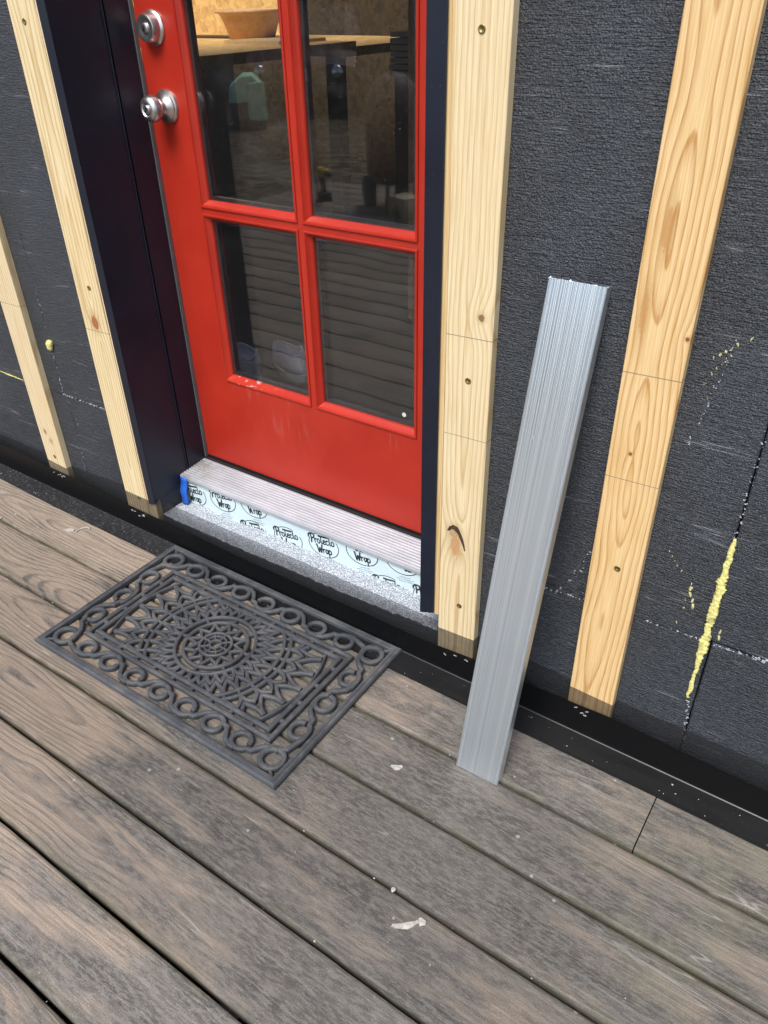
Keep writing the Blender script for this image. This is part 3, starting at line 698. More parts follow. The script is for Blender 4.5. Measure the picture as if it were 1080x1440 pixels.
def logo(cx, cz, ang=.16, sc=1.):
    ca, sa = math.cos(ang), math.sin(ang)
    T = lambda p: (cx+(p[0]*ca-p[1]*sa)*sc, cz+(p[0]*sa+p[1]*ca)*sc)
    mb = MB()
    word(mb, 'Protecto', -.0400, .004, .0232, .0034, T); word(mb, 'Wrap', -.024, -.0235, .0225, .0036, T)
    stroke(mb, [(-.012, .0265), (.004, .0255), (.018, .0262)], .0052, T)
    stroke(mb, ell(0, 0, .0485, .0355, 60, 128, 12), .0020, T); stroke(mb, ell(0, 0, .0485, .0355, 150, 385, 30), .0022, T)
    for k, t in enumerate(('1-800-759-9727', 'www.protectowrap.com', 'Denver CO 80223')): small_text(mb, t, 0, -.045-.006*k, .0050, T)
    mb.F = [f for f in mb.F if max(mb.V[i][2] for i in f) < .1565 and max(mb.V[i][0] for i in f) < .077 and min(mb.V[i][0] for i in f) > XO0+.006 and min(mb.V[i][2] for i in f) > .056]
    o = mb.build('printed_logo', M_INK, tape); o.matrix_parent_inverse = Matrix.Translation(-Vector(tape.location))
for cx, cz in [(-.745, .115), (-.629, .136), (-.511, .158), (-.520, .070), (-.398, .096), (-.277, .122), (-.156, .147), (-.036, .170), (-.077, .072), (.043, .094)]:
    logo(cx, cz)
# blue tape tab at the sill end
V = []; F = []
for j in range(9):
    z = .083+.085*j/8; y = .068+.012*(j/8)**2
    for i in range(5):
        V.append((XO0+.001+.027*i/4, y-.004*math.sin(math.pi*i/4)+.002*math.sin(j*1.3), z))
for j in range(8):
    for i in range(4): a_ = j*5+i; F.append((a_, a_+1, a_+6, a_+5))
o = MB().put(V, F).build('painters_tape', M_BLUE, None, True); tag(o, 'strip of bright blue painters tape under the threshold end', 'tape')
m = o.modifiers.new('t', 'SOLIDIFY'); m.thickness = .0004

# ---- the door
door = tag(empty('door', (XO0, YD, .186)), 'red panelled door with glass lites and satin nickel knob and deadbolt', 'door')
OFF = Matrix.Translation(-Vector(door.location))
def dp(o): o.matrix_parent_inverse = OFF; return o
PX = [(-.645, -.386), (-.340, -.080)]; PZ = [(.461, .853), (.898, 1.296), (1.341, 1.733), (1.778, 2.06)]
BD = .0158; YB = .231
def slab(name, x0, x1, z0, z1):
    c = ((x0+x1)/2, (YD+YB)/2, (z0+z1)/2)
    o = MB().box((x0-c[0], YD-c[1], z0-c[2]), (x1-c[0], YB-c[1], z1-c[2])).build(name, M_RED, door); o.location = c; return dp(o)
dx0, dx1 = XO0+.0055, .0782
slab('stile', dx0, PX[0][0]-BD, .186, 2.21); slab('stile', PX[1][1]+BD, dx1, .186, 2.21)
slab('bottom_rail', PX[0][0]-BD+.0001, PX[1][1]+BD-.0001, .186, PZ[0][0]-BD); slab('top_rail', PX[0][0]-BD+.0001, PX[1][1]+BD-.0001, PZ[3][1]+BD, 2.21)
slab('muntin', PX[0][1]+BD, PX[1][0]-BD, PZ[0][0]-BD+.0001, PZ[3][1]+BD-.0001)
for k in range(3):
    for x0, x1 in ((PX[0][0]-BD+.0001, PX[0][1]+BD-.0001), (PX[1][0]-BD+.0001, PX[1][1]+BD-.0001)):
        slab('muntin', x0, x1, PZ[k][1]+BD, PZ[k+1][0]-BD)
o = MB().box((dx0, .1885, .1845), (dx1, .229, .1859)).build('door_sweep', M_BLK, door); dp(o)
for x0, x1 in PX:
    for kz, (z0, z1) in enumerate(PZ):
        prof = [(0, .2300), (0, .2035), (.0012, .2000), (.0052, .1955), (.0092, .1900), (.0098, .1882), (.0106, .1882), (.0112, .1865), (.0145, .1862), (.0156, .1872), (BD-.0001, .1905), (BD-.0001, .23)]
        rg = [[(x0-o_, y, z0-o_), (x1+o_, y, z0-o_), (x1+o_, y, z1+o_), (x0-o_, y, z1+o_)] for o_, y in prof]
        dp(MB().loft(rg, True, False).build('glazing_bead', M_BEAD, door))
        e = .0002
        for nm, ya, yb in (('outer_pane', .2040, .2070), ('inner_pane', .2190, .2220)):
            pn = dp(MB().box((x0+e, ya, z0+e), (x1-e, yb, z1-e)).build(nm, M_GLASS if nm[0] == 'o' else M_GLASS2, door))
        sp = [(0.0004, .2072), (.0075, .2072), (.0075, .2188), (.0004, .2188)]
        rg = [[(x0+o_, y, z0+o_), (x1-o_, y, z0+o_), (x1-o_, y, z1-o_), (x0+o_, y, z1-o_)] for o_, y in sp]
        dp(MB().loft(rg+[rg[0]], True, False).build('spacer', M_SPACER, door))
dp(MB().lathe([(.0055, .2039), (.0055, .2035), (.0001, .2035)], 20, (-.108, 0, .4885)).build('sticker', simple('grey_sticker', (.55, .56, .55), .5, var=.3, sc=500), door))
# deadbolt and knob
def hx(name, prof, c, mat, parent, n=40, inv=True):
    o = MB().lathe(prof, n).build(name, mat, parent, True, c)
    if inv: o.matrix_parent_inverse = OFF
    md = o.modifiers.new('e', 'EDGE_SPLIT'); md.split_angle = R(38); return o
dbc = (-.728, YD, 1.237); kc = (-.722, YD, 1.089)
db = hx('deadbolt', [(.0335, 0), (.0335, -.004), (.0315, -.0065), (.0285, -.008), (.0265, -.0225), (.0245, -.0255), (.020, -.0262), (.0125, -.0235), (.0001, -.0235)], dbc, M_NICKEL, door)
c_ = hx('key_cylinder', [(.0098, -.0236), (.0098, -.0262), (.0085, -.0272), (.0001, -.0272)], (0, 0, 0), M_NICKEL, db, 24, False)
MB().box((-.0011, -.0277, -.0055), (.0011, -.0268, .0055)).build('keyway', M_DARKM, db, rot=(0, .35, 0))
kn = hx('door_knob', [(.0345, 0), (.0345, -.003), (.033, -.006), (.0295, -.0075), (.0285, -.010), (.0165, -.015), (.0135, -.020), (.0128, -.027), (.0165, -.031), (.0235, -.035), (.0272, -.0425), (.0272, -.050), (.0240, -.0575), (.0195, -.0612), (.0150, -.0622), (.0125, -.0600), (.0001, -.0600)], kc, M_NICKEL, door)
hx('key_cylinder', [(.0085, -.0600), (.0085, -.0625), (.0075, -.0635), (.0001, -.0635)], (0, 0, 0), M_NICKEL, kn, 24, False)
MB().box((-.001, -.0640, -.005), (.001, -.0630, .005)).build('keyway', M_DARKM, kn, rot=(0, .35, 0))

# ================================================================== DOORMAT
mx, my, ma = -.3475, -.2525, .0031
mat_o = tag(empty('doormat', (mx, my, .0055), ma), 'dark grey openwork rubber doormat with scrolls and round medallion', 'doormat')
H = .0095; rn = random.Random(2)
def hj(s_=1.): return H*s_*rn.uniform(.93, 1.0)
def part(name, strokes):
    mb = MB()
    for pts, wd, h, cl in strokes: mb.sweep(pts, wd, h, cl)
    return mb.build(name, M_RUB, mat_o)
hw, hh = .381, .2285
mb = MB()
prof = [(0, 0), (0, .0045), (.002, .0085), (.004, .0100), (.0075, .0104), (.0085, .0090), (.0095, .0090), (.0105, .0106), (.0165, .0103), (.0180, .0085), (.0185, 0)]
rg = [[(-hw+o_, -hh+o_, z), (hw-o_, -hh+o_, z), (hw-o_, hh-o_, z), (-hw+o_, hh-o_, z)] for o_, z in prof]
mb.loft(rg+[rg[0]], True, False).build('rim', M_RUB, mat_o)
RX, RY, RRD = .3300, .1760, .0245
for sx in (-1, 1):
    for sy in (-1, 1):
        part('corner_ring', [(ell(sx*RX, sy*RY, RRD, RRD, 0, 360, 36)[:-1], .0125, hj(), True),
                             ([(sx*(RX+.012), sy*(RY+.020)), (sx*(RX+.036), sy*(RY+.042))], .008, hj(.8), False)])
def vine(p0, p1, n, side):
    """running scroll between two corner rings; every scroll is a part"""
    d = (Vector(p1)-Vector(p0)); L = d.length; d.normalize(); nn = Vector((-d.y, d.x))*side
    def W(a_, b_): q = Vector(p0)+d*a_+nn*b_; return (q.x, q.y)
    st = L/(n+1); r = .0212
    for k in range(n):
        c = st*(k+1); s_ = 1 if k % 2 == 0 else -1
        rd = r*rn.uniform(.96, 1.04)
        pts = []
        # S: leaves the previous neighbour on the other side, climbs over this scroll and hooks round inside
        pts += [W(c-st*.98, -s_*rd*1.02), W(c-st*.80, -s_*rd*1.02), W(c-st*.62, -s_*rd*.72), W(c-st*.47, -s_*rd*.05)]
        pts += [W(c-st*.40, s_*rd*.40)]
        for a_ in range(150, -190, -14):
            q = rd*(1 if a_ > 0 else 1-.0009*(-a_)); pts.append(W(c+q*1.12*math.cos(R(a_)), s_*q*math.sin(R(a_))))
        part('scroll', [(pts, .0112, hj(), False)])
    c = L; s_ = 1 if n % 2 == 0 else -1
    part('scroll_end', [([W(c-st*.98, -s_*r*1.02), W(c-st*.80, -s_*r*1.02), W(c-st*.60, -s_*r*.8), W(c-st*.38, -s_*r*.55), W(c-RRD, -s_*.004)], .0112, hj(), False)])
vine((-RX, RY), (RX, RY), 7, 1); vine((RX, -RY), (-RX, -RY), 7, 1); vine((RX, RY), (RX, -RY), 3, 1); vine((-RX, -RY), (-RX, RY), 3, 1)
def rect(x, y): return [(-x, -y), (x, -y), (x, y), (-x, y)]
IX, IY = .2935, .1420; JX, JY = .2745, .1230
part('inner_frame', [(rect(IX, IY), .0118, hj(), True)]); part('inner_frame', [(rect(JX, JY), .0118, hj(), True)])
cc = []
for k in range(9):
    x = -.24+.06*k
    for s_ in (-1, 1): cc.append(([(x+.006*s_, s_*JY), (x+.006*s_, s_*IY)], .011, hj(.85), False))
for k in range(4):
    y = -.09+.06*k
    for s_ in (-1, 1): cc.append(([(s_*JX, y), (s_*IX, y)], .011, hj(.85), False))
for q in cc: part('frame_tie', [q])
def clip_arc(r, w_, name):
    ymax = JY-.002
    if r <= ymax: part(name, [(ell(0, 0, r, r, 0, 360, 72)[:-1], w_, hj(), True)]); return
    a_ = math.degrees(math.asin(ymax/r))
    part(name, [(ell(0, 0, r, r, -a_, a_, 40), w_, hj(), False)]); part(name, [(ell(0, 0, r, r, 180-a_, 180+a_, 40), w_, hj(), False)])
R1, R2, R3, R4 = .1800, .1640, .0960, .0760
for r_, w_ in ((R1, .0096), (R2, .0096), (R3, .0098), (R4, .0098)): clip_arc(r_, w_, 'medallion_ring')
def pol(r, a_): return (r*math.cos(a_), r*math.sin(a_))
tie = []
for k in range(32):
    a_ = 2*math.pi*(k+.5)/32
    if abs(R1*math.sin(a_)) < JY: tie.append(([pol(R2, a_), pol(R1, a_)], .0075, hj(.85), False))
for k in range(8): a_ = 2*math.pi*(k+.25)/8; tie.append(([pol(R4, a_), pol(R3, a_)], .0085, hj(.85), False))
for q in tie: part('medallion_tie', [q])
def petal(a_, half, rb, rt, w_, bulge=.55):
    """pointed arch with its feet on radius rb and its tip on rt"""
    def side(s_):
        return [pol(rb+(rt-rb)*t, a_+s_*half*(1-t**2.4)) for t in [i/7 for i in range(8)]]
    return side(1)+side(-1)[::-1][1:]
def inside(pts, y=JY-.002): return [p for p in pts if abs(p[1]) < y]
for k in range(32):
    a_ = 2*math.pi*k/32
    q = petal(a_, math.pi/32*.97, R2, .1250, .0058)
    q2 = inside(q)
    if len(q2) > 3: part('petal', [(q2, .0096, hj(.95), False)])
    q = petal(a_+math.pi/32, math.pi/32*.97, R3, .1255, .0056)
    q2 = inside(q)
    if len(q2) > 3: part('petal', [(q2, .0096, hj(.95), False)])
for k in range(12):
    a_ = 2*math.pi*k/12
    part('petal', [(petal(a_, math.pi/12*.97, R4, .0470, .0056), .0082, hj(.95), False)])
    pass
part('hub_ring', [(ell(0, 0, .0385, .0385, 0, 360, 40)[:-1], .0078, hj(), True)])
part('hub_ring', [(ell(0, 0, .0135, .0135, 0, 360, 28)[:-1], .0066, hj(), True)])
part('hub_spokes', [([pol(.0145, 2*math.pi*k/8), pol(.038, 2*math.pi*k/8)], .0052, hj(.9), False) for k in range(8)]+[(ell(0, 0, .0265, .0265, 0, 360, 32)[:-1], .0040, hj(.9), True)])
R5 = .262
aa = math.degrees(math.asin((JY-.008)/R5))
for s_ in (0, 180): part('side_arc', [(ell(.006 if s_ == 0 else -.006, 0, R5, R5, s_-aa, s_+aa, 30), .0066, hj(), False)])
for k in range(32):
    a_ = 2*math.pi*k/32
    for (ac, hf, rb, rt_) in ((a_, math.pi/32*.95, R1, .2130), (a_+math.pi/32, math.pi/32*.95, R5, .2080)):
        if abs(math.cos(ac)) < .70: continue
        q2 = inside(petal(ac, hf, rb, rt_, .0056), JY-.004)
        if len(q2) > 3: part('petal', [(q2, .0096, hj(.95), False)])

# ================================================================== LEANING CHANNEL
bl = Vector((.2970, -.2300, .0010)); br = Vector((.3880, -.2260, .0010)); tl = Vector((.3050, -.0270, .931))
ux = (br-bl).normalized(); uz = (tl-bl); LZ = uz.length; uz.normalize(); ux = (ux-uz*ux.dot(uz)).normalized(); uy = uz.cross(ux)
chn = tag(empty('aluminum_channel', bl), 'mill-finish aluminum channel leaning on the foam between two furring strips', 'channel')
chn.matrix_world = Matrix(((ux.x, uy.x, uz.x, bl.x), (ux.y, uy.y, uz.y, bl.y), (ux.z, uy.z, uz.z, bl.z), (0, 0, 0, 1)))
Wc, D, t_ = .0912, .024, .0022
prof = [(0, D), (0, .0012), (.0010, 0), (.0050, 0), (.0056, .0007), (.0066, .0007), (.0072, .0002)]
for k in range(1, 20):
    x = .0072+(Wc-.0144)*k/20; prof += [(x-.0007, .0002), (x, .00004 if k % 3 else .0004), (x+.0007, .0002)]
prof += [(Wc-.0072, .0002), (Wc-.0066, .0009), (Wc-.0054, .0009), (Wc-.0048, 0), (Wc-.001, 0), (Wc, .0012), (Wc, D), (Wc-t_, D), (Wc-t_, t_+.0006), (t_, t_+.0006), (t_, D)]
rg = [[(x, y, LZ*f_+(.0007*mn.noise((x*150, f_*4, 1)) if f_ in (0, 1) else 0)) for x, y in prof] for f_ in (0, .25, .5, .75, 1)]
MB().loft(rg).build('channel_body', M_ALU, chn)
rn = random.Random(4)
mb = MB()
for k in range(9):
    x = rn.choice((.002, .02, .035, .05, .06, .075, .089))+rn.uniform(-.004, .004); h_ = rn.uniform(.0005, .002)
    mb.put([(x-.002, .0006, LZ-.001), (x+.002, .0006, LZ-.001), (x+rn.uniform(-.003, .003), rn.uniform(-.001, .003), LZ+h_), (x, .0016, LZ-.001)], [(0, 1, 2), (1, 3, 2), (3, 0, 2)])
o = mb.build('saw_burr', M_ALU, chn); o['kind'] = 'stuff'

# ================================================================== LITTER ON THE DECK
def at_chip(name, pts, z, label, mat=M_WHITECHIP, th_=.0016):
    cx = sum(p[0] for p in pts)/len(pts); cy = sum(p[1] for p in pts)/len(pts)
    top = [(p[0]-cx, p[1]-cy, th_+.0006*math.sin(i*2.)) for i, p in enumerate(pts)]; bot = [(p[0]-cx, p[1]-cy, 0) for p in pts]
    o = MB().loft([bot, top]).build(name, mat, None, False, (cx, cy, z)); tag(o, label, 'chip'); return o
CH = [(-1.03, -.155), (-.985, -.165), (.208, -.262), (.345, -.545)]
def blob(cx, cy, a_, l, w_, n=12, bend=0, seed=1):
    rn2 = random.Random(seed); P2 = []
    for k in range(n):
        t = 2*math.pi*k/n; x = math.cos(t)*l*rn2.uniform(.8, 1.15); y = math.sin(t)*w_*rn2.uniform(.7, 1.2)+bend*(x/l)**2
        P2.append((cx+x*math.cos(a_)-y*math.sin(a_), cy+x*math.sin(a_)+y*math.cos(a_)))
    return P2

at_chip('wood_chip', blob(-1.057, -.137, .5, .017, .008, seed=1), .0008, 'flat pale wood chip on the first deck board beside a curled shaving')
cv = [(-1.018+.016*math.cos(t), -.120+.022*math.sin(t)) for t in [R(60+12*k) for k in range(14)]]
mb = MB(); mb.sweep([(p[0]+1.02, p[1]+.117) for p in cv], .004, .003)
o = mb.build('wood_shaving', M_WHITECHIP, None, False, (-1.02, -.117, .0008)); tag(o, 'curled pale wood shaving on the first deck board', 'shaving')
at_chip('paint_chip', blob(-1.289, -.209, .3, .007, .005, 8, seed=3), .0, 'tiny white chip caught in the deck gap below the far strip')
at_chip('paint_chip', blob(.202, -.301, .6, .013, .006, 10, .004, seed=4), .0008, 'small pale smear chip between mat and aluminum channel', th_=.001)
at_chip('dried_drip', blob(.390, -.556, .75, .026, .0052, 16, .006, seed=6), .0004, 'long pale dried drip on an open deck board', th_=.0009)
at_chip('dried_drip', blob(.408, -.536, .2, .008, .007, 12, seed=8), .0008, 'round end of a pale dried drip on an open deck board', th_=.0012)
at_chip('paint_chip', blob(.337, -.516, .2, .005, .005, 8, seed=7), .0006, 'single white crumb on the board edge near the dried drip')
rn = random.Random(21); mb = MB()
for k in range(200):                       # crumbs, bits of bead and grit on boards and flashing
    x = rn.uniform(-1.6, 1.0); y = rn.choice((rn.uniform(-1.2, -.09), rn.uniform(-.08, -.03), Y0-SP*rn.randrange(0, 6)+rn.gauss(0, .005)))
    z = .0008 if y < -.085 else .0052
    if (y-Y0) % SP < .012 or (y-Y0) % SP > SP-.012:
        if y < -.085: z = -.004
    r_ = rn.choice((.0007, .0009, .0012, .0018))*rn.uniform(.6, 1.2)
    mb.put([(x+math.cos(t)*r_*rn.uniform(.6, 1.5), y+math.sin(t)*r_*rn.uniform(.6, 1.5), z) for t in (0, 1.3, 2.6, 3.9, 5.1)]+[(x, y, z+r_)], [(k2, (k2+1) % 5, 5) for k2 in range(5)])
o = mb.build('crumbs', simple('pale_crumbs', (.42, .39, .34), .8, var=.3)); tag(o, kind='stuff', label='scattered pale crumbs and grit on deck and flashing', cat='crumbs')

# ================================================================== INSIDE THE ROOM
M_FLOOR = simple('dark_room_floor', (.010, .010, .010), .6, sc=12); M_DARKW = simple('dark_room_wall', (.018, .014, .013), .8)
ZF = .17
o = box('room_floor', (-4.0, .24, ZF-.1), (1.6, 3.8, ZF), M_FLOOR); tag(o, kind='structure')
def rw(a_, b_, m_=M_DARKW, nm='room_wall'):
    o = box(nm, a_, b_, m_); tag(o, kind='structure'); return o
rw((-4.06, .142, ZF-.1), (-4.002, 3.8, 2.6), M_DARKW); rw((1.602, .142, ZF-.1), (1.66, 3.8, 2.6)); rw((-4.06, 3.802, ZF-.1), (1.66, 3.86, 2.6), osb('darkened_strand_board', (.09, .06, .03), (.04, .025, .014)))  # back wall strand board darkened, the room's dimness put into its colour
rw((-1.95, -.3, 2.602), (1.9, 4, 2.7), M_DARKW, 'roof'); rw((-4.2, -.3, 2.602), (-1.952, .25, 2.7), M_DARKW, 'roof'); rw((-4.2, 3.4, 2.602), (-1.952, 4, 2.7), M_DARKW, 'roof')  # unseen roof slabs, opening added over the workbench to let sunlight in
wbn = tag(empty('workbench', (-2.46, 1.7, ZF)), 'strand-board workbench along the inside wall behind the door glass', 'workbench')
def kid(o, par): o.parent = par; o.matrix_parent_inverse = Matrix.Translation(-Vector(par.location)); return o
kid(box('bench_top', (-4.0, .7, 1.048), (-1.83, 2.42, 1.09), M_OSB), wbn)
kid(box('bench_top', (-4.0, 2.422, 1.02), (-1.90, 3.4, 1.062), M_OSB), wbn)
for x, y in ((-1.93, .8), (-1.93, 2.3), (-3.9, .8), (-3.9, 2.3)): kid(box('leg', (x, y, ZF), (x+.07, y+.07, 1.048), M_DARKW), wbn)
kid(box('lower_shelf', (-3.9, .8, .52), (-1.95, 2.3, .54), M_DARKW), wbn)
pot = tag(empty('planter_bowl', (-2.42, 2.33, 1.0905)), 'tan flared planter bowl on the strand-board workbench', 'planter')
M_POT = simple('tan_planter', (.70, .40, .18), .5)
MB().lathe([(.10, 0), (.112, .004), (.150, .105), (.160, .118), (.176, .120), (.176, .134), (.160, .134), (.145, .105), (.10, .01), (.001, .01)], 36, axis='z').build('bowl', M_POT, pot, True)
o = MB().lathe([(.08, 0), (.09, .004), (.13, .15), (.145, .152), (.145, .165), (.13, .165), (.085, .01), (.001, .01)], 30, (0, 0, 0), 'z').build('planter_bowl', simple('brown_planter', (.42, .24, .11), .5), None, True, (-2.62, 1.80, 1.0905)); tag(o, 'brown planter bowl half hidden by the door stile on the workbench', 'planter')
b_ = box('offcut_board', (-2.35, 2.05, 1.0905), (-2.0, 2.40, 1.104), pine('offcut', (.62, .42, .2), (.5, .3, .12), .05, .02, .05, 1, seed=41.)); tag(b_, 'flat pale wood offcut under the tan planter on the workbench', 'board')
for k in range(7):
    z = .945+k*.027
    b_ = box('plank', (-1.66+.015*random.random(), 2.45, z), (-1.50+.02*random.random(), 3.6, z+.022), simple('stacked_plank', (.16, .14, .12), .7) if k == 0 else bpy.data.materials['stacked_plank'])
    tag(b_, ('bottom grey plank of the lumber stack beyond the workbench end, lying on the trestle', 'second plank up in the lumber stack beyond the workbench end', 'third plank up in the lumber stack beyond the workbench end', 'middle plank of the seven in the lumber stack beyond the workbench end', 'third plank from the top of the lumber stack beyond the workbench end', 'second plank from the top of the lumber stack beyond the workbench end', 'topmost grey plank of the lumber stack beyond the workbench end')[k], 'plank', 'planks stacked inside')
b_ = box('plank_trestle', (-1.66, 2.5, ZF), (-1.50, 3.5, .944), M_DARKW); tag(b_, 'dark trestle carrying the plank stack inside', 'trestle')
b_ = box('stud', (-.915, 1.47, ZF), (-.880, 1.56, 2.6), simple('dim_stud', (.30, .2, .11), .7)); tag(b_, 'bare upright wood stud inside the room behind the glass', 'stud')
# clogs just inside the door
M_CLOG = simple('lavender_clog', (.80, .80, .98), .45)
def clog(loc_, rz, label):
    r_ = tag(empty('clog', loc_, rz), label, 'shoe', 'clogs on the floor inside the door')
    def outline(f_, s_, z, x_off=0.):
        out = []
        for k in range(28):
            t = 2*math.pi*k/28; x = .135*math.cos(t)*f_; w2 = .046+.010*math.cos(t)-.005*math.cos(2*t); out.append((x+x_off, w2*math.sin(t)*s_, z))
        return out
    MB().loft([outline(.96, .92, 0), outline(1, 1, .008), outline(1.01, 1.02, .03), outline(1, 1, .036)]).build('sole', M_CLOG, r_, True)
    def hgt(x): return .062+.024*max(0, min(1, (x+.02)/.05))*(1 if x < .06 else max(.35, 1-(x-.06)/.10))
    rings_ = [outline(.985, .98, .036)]
    for f_, k in ((.97, .4), (.93, .75), (.86, 1.0), (.78, 1.04)):
        rings_.append([(x, y, .036+(hgt(x)-.030)*k) for x, y, z in outline(f_, f_, 0, -.012*k)])
    rings_.append([(x, y, .040) for x, y, z in outline(.70, .72, 0, -.02)])
    MB().loft(rings_).build('upper', M_CLOG, r_, True)
    rim = [(p[0], p[1], p[2]+.001) for p in rings_[4]]
    MB().tube(rim+[rim[0]], .0045, 8, False).build('rim', M_CLOG, r_, True)
    return r_
clog((-.985, .80, ZF+.0005), R(-28), 'lavender grey clog standing in the open behind the lower left pane')
clog((-1.10, .70, ZF+.0005), R(-35), 'lavender grey clog tucked behind the door stile')

# ================================================================== YARD MIRRORED IN THE GLASS
shed = tag(empty('shed', (-9, -12.2, -.35)), 'dark maroon timber shed across the yard seen mirrored in the glass', 'shed')
M_MAR = simple('maroon_siding', (.030, .013, .013), .7, var=.35, sc=4)
sid = mesh('siding_board', *(lambda m_: (m_.V, m_.F))(MB().box((-.097, -.01, 0), (.097, .01, 4.2))))
for k in range(70): add('siding_board', sid, M_MAR, shed, (-7+.2*k, random.uniform(-.006, .006), 0))
MB().box((-7.2, -5, -.0), (7.2, -.02, 4.2)).build('shed_body', M_DARKW, shed); MB().put([(-7.6, .5, 4.15), (7.6, .5, 4.15), (7.6, -5.5, 5.6), (-7.6, -5.5, 5.6), (-7.6, .5, 4.25), (7.6, .5, 4.25), (7.6, -5.5, 5.7), (-7.6, -5.5, 5.7)], [(0, 1, 2, 3), (4, 5, 6, 7), (0, 1, 5, 4), (1, 2, 6, 5), (2, 3, 7, 6), (3, 0, 4, 7)]).build('roof', M_BLK, shed)
for x in (-1.2, .3, 1.3, 2.6): MB().box((x, .011, 0), (x+.16, .15, 4.15)).build('post', simple('grey_post', (.07, .05, .05), .7) if 'grey_post' not in bpy.data.materials else bpy.data.materials['grey_post'], shed)
# parked car
car = tag(empty('parked_car', (-8.9, -10.6, -.35), R(60)), 'maroon car parked on the dirt yard, mirrored in the upper left pane', 'car')
M_CAR = Mat('maroon_car_paint'); M_CAR.bsdf((.05, .008, .010), .22, 0, .6); M_CAR = M_CAR.m
M_CG = simple('dark_car_glass', (.01, .011, .013), .08); M_CHR = simple('chrome', (.6, .6, .6), .15, 1.); M_TYRE = simple('tyre_rubber', (.02, .02, .02), .8)
side = [(-2.2, .35), (-2.22, .62), (-2.1, .82), (-1.5, .92), (-.95, 1.38), (-.3, 1.46), (.55, 1.42), (1.15, .98), (1.95, .86), (2.22, .70), (2.26, .38), (2.1, .28), (-2.05, .28)]
rg = []
for y, f_ in ((-.84, .93), (-.86, 1.), (-.55, 1.03), (0, 1.04), (.55, 1.03), (.86, 1.), (.84, .93)):
    rg.append([(x*(.985 if abs(y) > .8 else 1.), y*(.80 if z > 1.1 else 1.), z*(f_ if z > .5 else 1)) for x, z in side])
o = MB().loft(rg).build('body', M_CAR, car); bevel(o, .05, 3)
MB().put([(1.22, -.60, .99), (1.22, .60, .99), (.66, .54, 1.43), (.66, -.54, 1.43)], [(0, 1, 2, 3)]).build('windscreen', M_CG, car, loc=(.035, 0, .035))
for s_ in (-1, 1):
    MB().put([(-.9, s_*.80, .98), (1.0, s_*.80, .98), (.5, s_*.72, 1.36), (-.7, s_*.72, 1.36)], [(0, 1, 2, 3)]).build('side_window', M_CG, car, loc=(0, s_*.05, 0))
    MB().lathe([(.09, 0), (.10, .02), (.07, .05), (.001, .06)], 18).build('headlight', M_CHR, car, True, (2.20, s_*.60, .63), (0, 0, R(-90)))
    for x in (-1.35, 1.38):
        wh = MB().lathe([(.2, -.1), (.31, -.1), (.33, -.07), (.33, .07), (.31, .1), (.2, .1)], 26).build('wheel', M_TYRE, car, True, (x, s_*.78, .33))
        MB().lathe([(.2, -.09), (.2, .09), (.05, .11*s_), (.001, .11*s_)], 18).build('rim', M_CHR, wh, True)
bevel(MB().box((2.20, -.84, .36), (2.34, .84, .50)).build('bumper', M_DARKM, car), .04)
MB().box((2.342, -.16, .52), (2.352, .16, .68)).build('licence_plate', simple('plate', (.55, .52, .30), .5), car)
# mint house-shaped box on the ground by the car
bx = tag(empty('outdoor_box', (-7.94, -7.68, -.35), R(48)), 'mint green gable-topped box with dark base standing on the dirt yard', 'box')
M_MINT = simple('mint_plastic', (.36, .72, .50), .5); M_SLATE = simple('slate_plastic', (.05, .055, .075), .6)
bevel(MB().box((-.30, -.24, 0), (.30, .24, .36)).build('base', M_SLATE, bx), .02)
rg = [[(x, -.26, .36), (x, .26, .36), (x, .22, .56), (x, .08, .68), (x, -.08, .68), (x, -.22, .56)] for x in (-.32, .32)]
bevel(MB().loft(rg).build('lid', M_MINT, bx), .015)
bevel(MB().box((.321, -.27, .12), (.36, .0, .60)).build('flap', M_MINT, bx), .02)
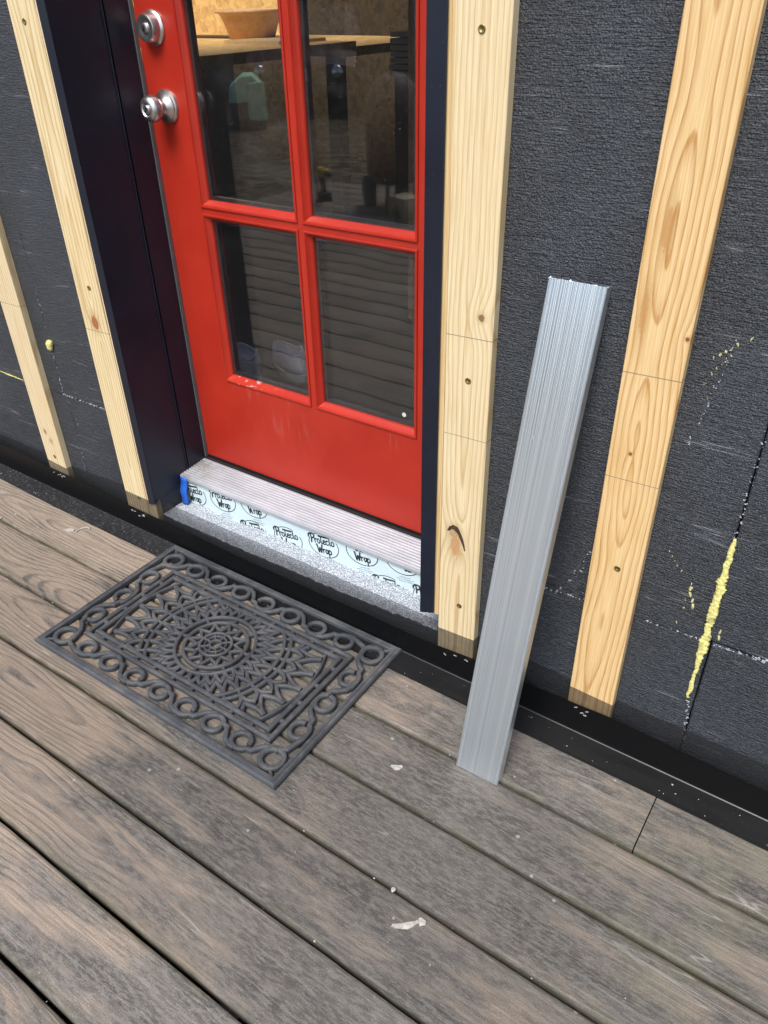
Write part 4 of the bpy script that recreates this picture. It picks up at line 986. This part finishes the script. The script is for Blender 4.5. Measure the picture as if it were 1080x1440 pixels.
# tools left on the deck edge
dr = tag(empty('cordless_drill', (-3.05, -3.22, .002), R(30)), 'yellow and black cordless drill lying at the far deck edge', 'drill')
M_DY = simple('yellow_tool_plastic', (.62, .38, .03), .45); M_DB = simple('black_tool_plastic', (.02, .02, .02), .5)
bevel(MB().box((-.05, -.04, 0), (.05, .04, .06)).build('battery', M_DB, dr), .006)
MB().tube([(0, 0, .06), (-.01, 0, .11), (-.015, 0, .17)], [.02, .019, .024], 10).build('handle', M_DB, dr, True)
MB().tube([(-.08, 0, .20), (-.06, 0, .20), (.06, 0, .20), (.08, 0, .20)], [.028, .034, .034, .024], 14).build('motor_housing', M_DY, dr, True)
MB().tube([(.08, 0, .20), (.14, 0, .20)], [.020, .013], 12).build('chuck', M_DB, dr, True)
gr = tag(empty('covered_grill', (-2.45, -3.25, 0), R(35)), 'barbecue grill under a dark maroon cover at the deck edge', 'grill')
M_COV = simple('maroon_cover', (.055, .012, .014), .6, var=.3, sc=6, bst=.4)
rg = []
for z, a_, b_ in ((.20, .22, .17), (.55, .215, .165), (.68, .20, .15), (.78, .15, .12), (.84, .08, .06), (.855, .01, .01)):
    rg.append([(a_*math.copysign(abs(math.cos(t))**.6, math.cos(t))+.006*math.sin(7*t), b_*math.copysign(abs(math.sin(t))**.6, math.sin(t)), z) for t in [2*math.pi*k/40 for k in range(40)]])
MB().loft(rg).build('cover', M_COV, gr, True)
for x in (-.15, .15):
    for y in (-.10, .10): MB().tube([(x, y, .0), (x, y, .45)], .016, 8).build('leg', M_DB if x < 0 else M_COV, gr, True)
for y in (-.14, .14):
    wh = MB().lathe([(.07, -.02), (.10, -.02), (.10, .02), (.07, .02)], 20).build('wheel', M_TYRE, gr, True, (-.17, y, .10))
ca = tag(empty('carton', (-2.2, -3.02, .0008), R(20)), 'small tan carton with green triangle print on the far deck', 'carton')
bevel(MB().box((-.09, -.07, 0), (.09, .07, .15)).build('box_body', simple('tan_card', (.42, .34, .22), .8), ca), .003)
MB().put([(-.07, .0713, .02), (.07, .0713, .02), (0, .0713, .11)], [(0, 1, 2)]).build('triangle_print', simple('green_print', (.06, .12, .05), .7), ca)
MB().put([(.0913, -.055, .02), (.0913, .055, .02), (.0913, 0, .11)], [(0, 1, 2)]).build('triangle_print', bpy.data.materials['green_print'], ca)

b_ = tag(empty('strand_board_sheet', (-3.05, 2.72, 1.092), R(4)), 'strand-board sheet standing upright on the workbench behind the planters', 'board')
MB().box((-.75, 0, 0), (.45, .012, .9)).build('sheet', osb('lit_strand_board', (.85, .56, .22), (.55, .32, .12)), b_)  # brighter copy of the strand board, sunlight put into its colour
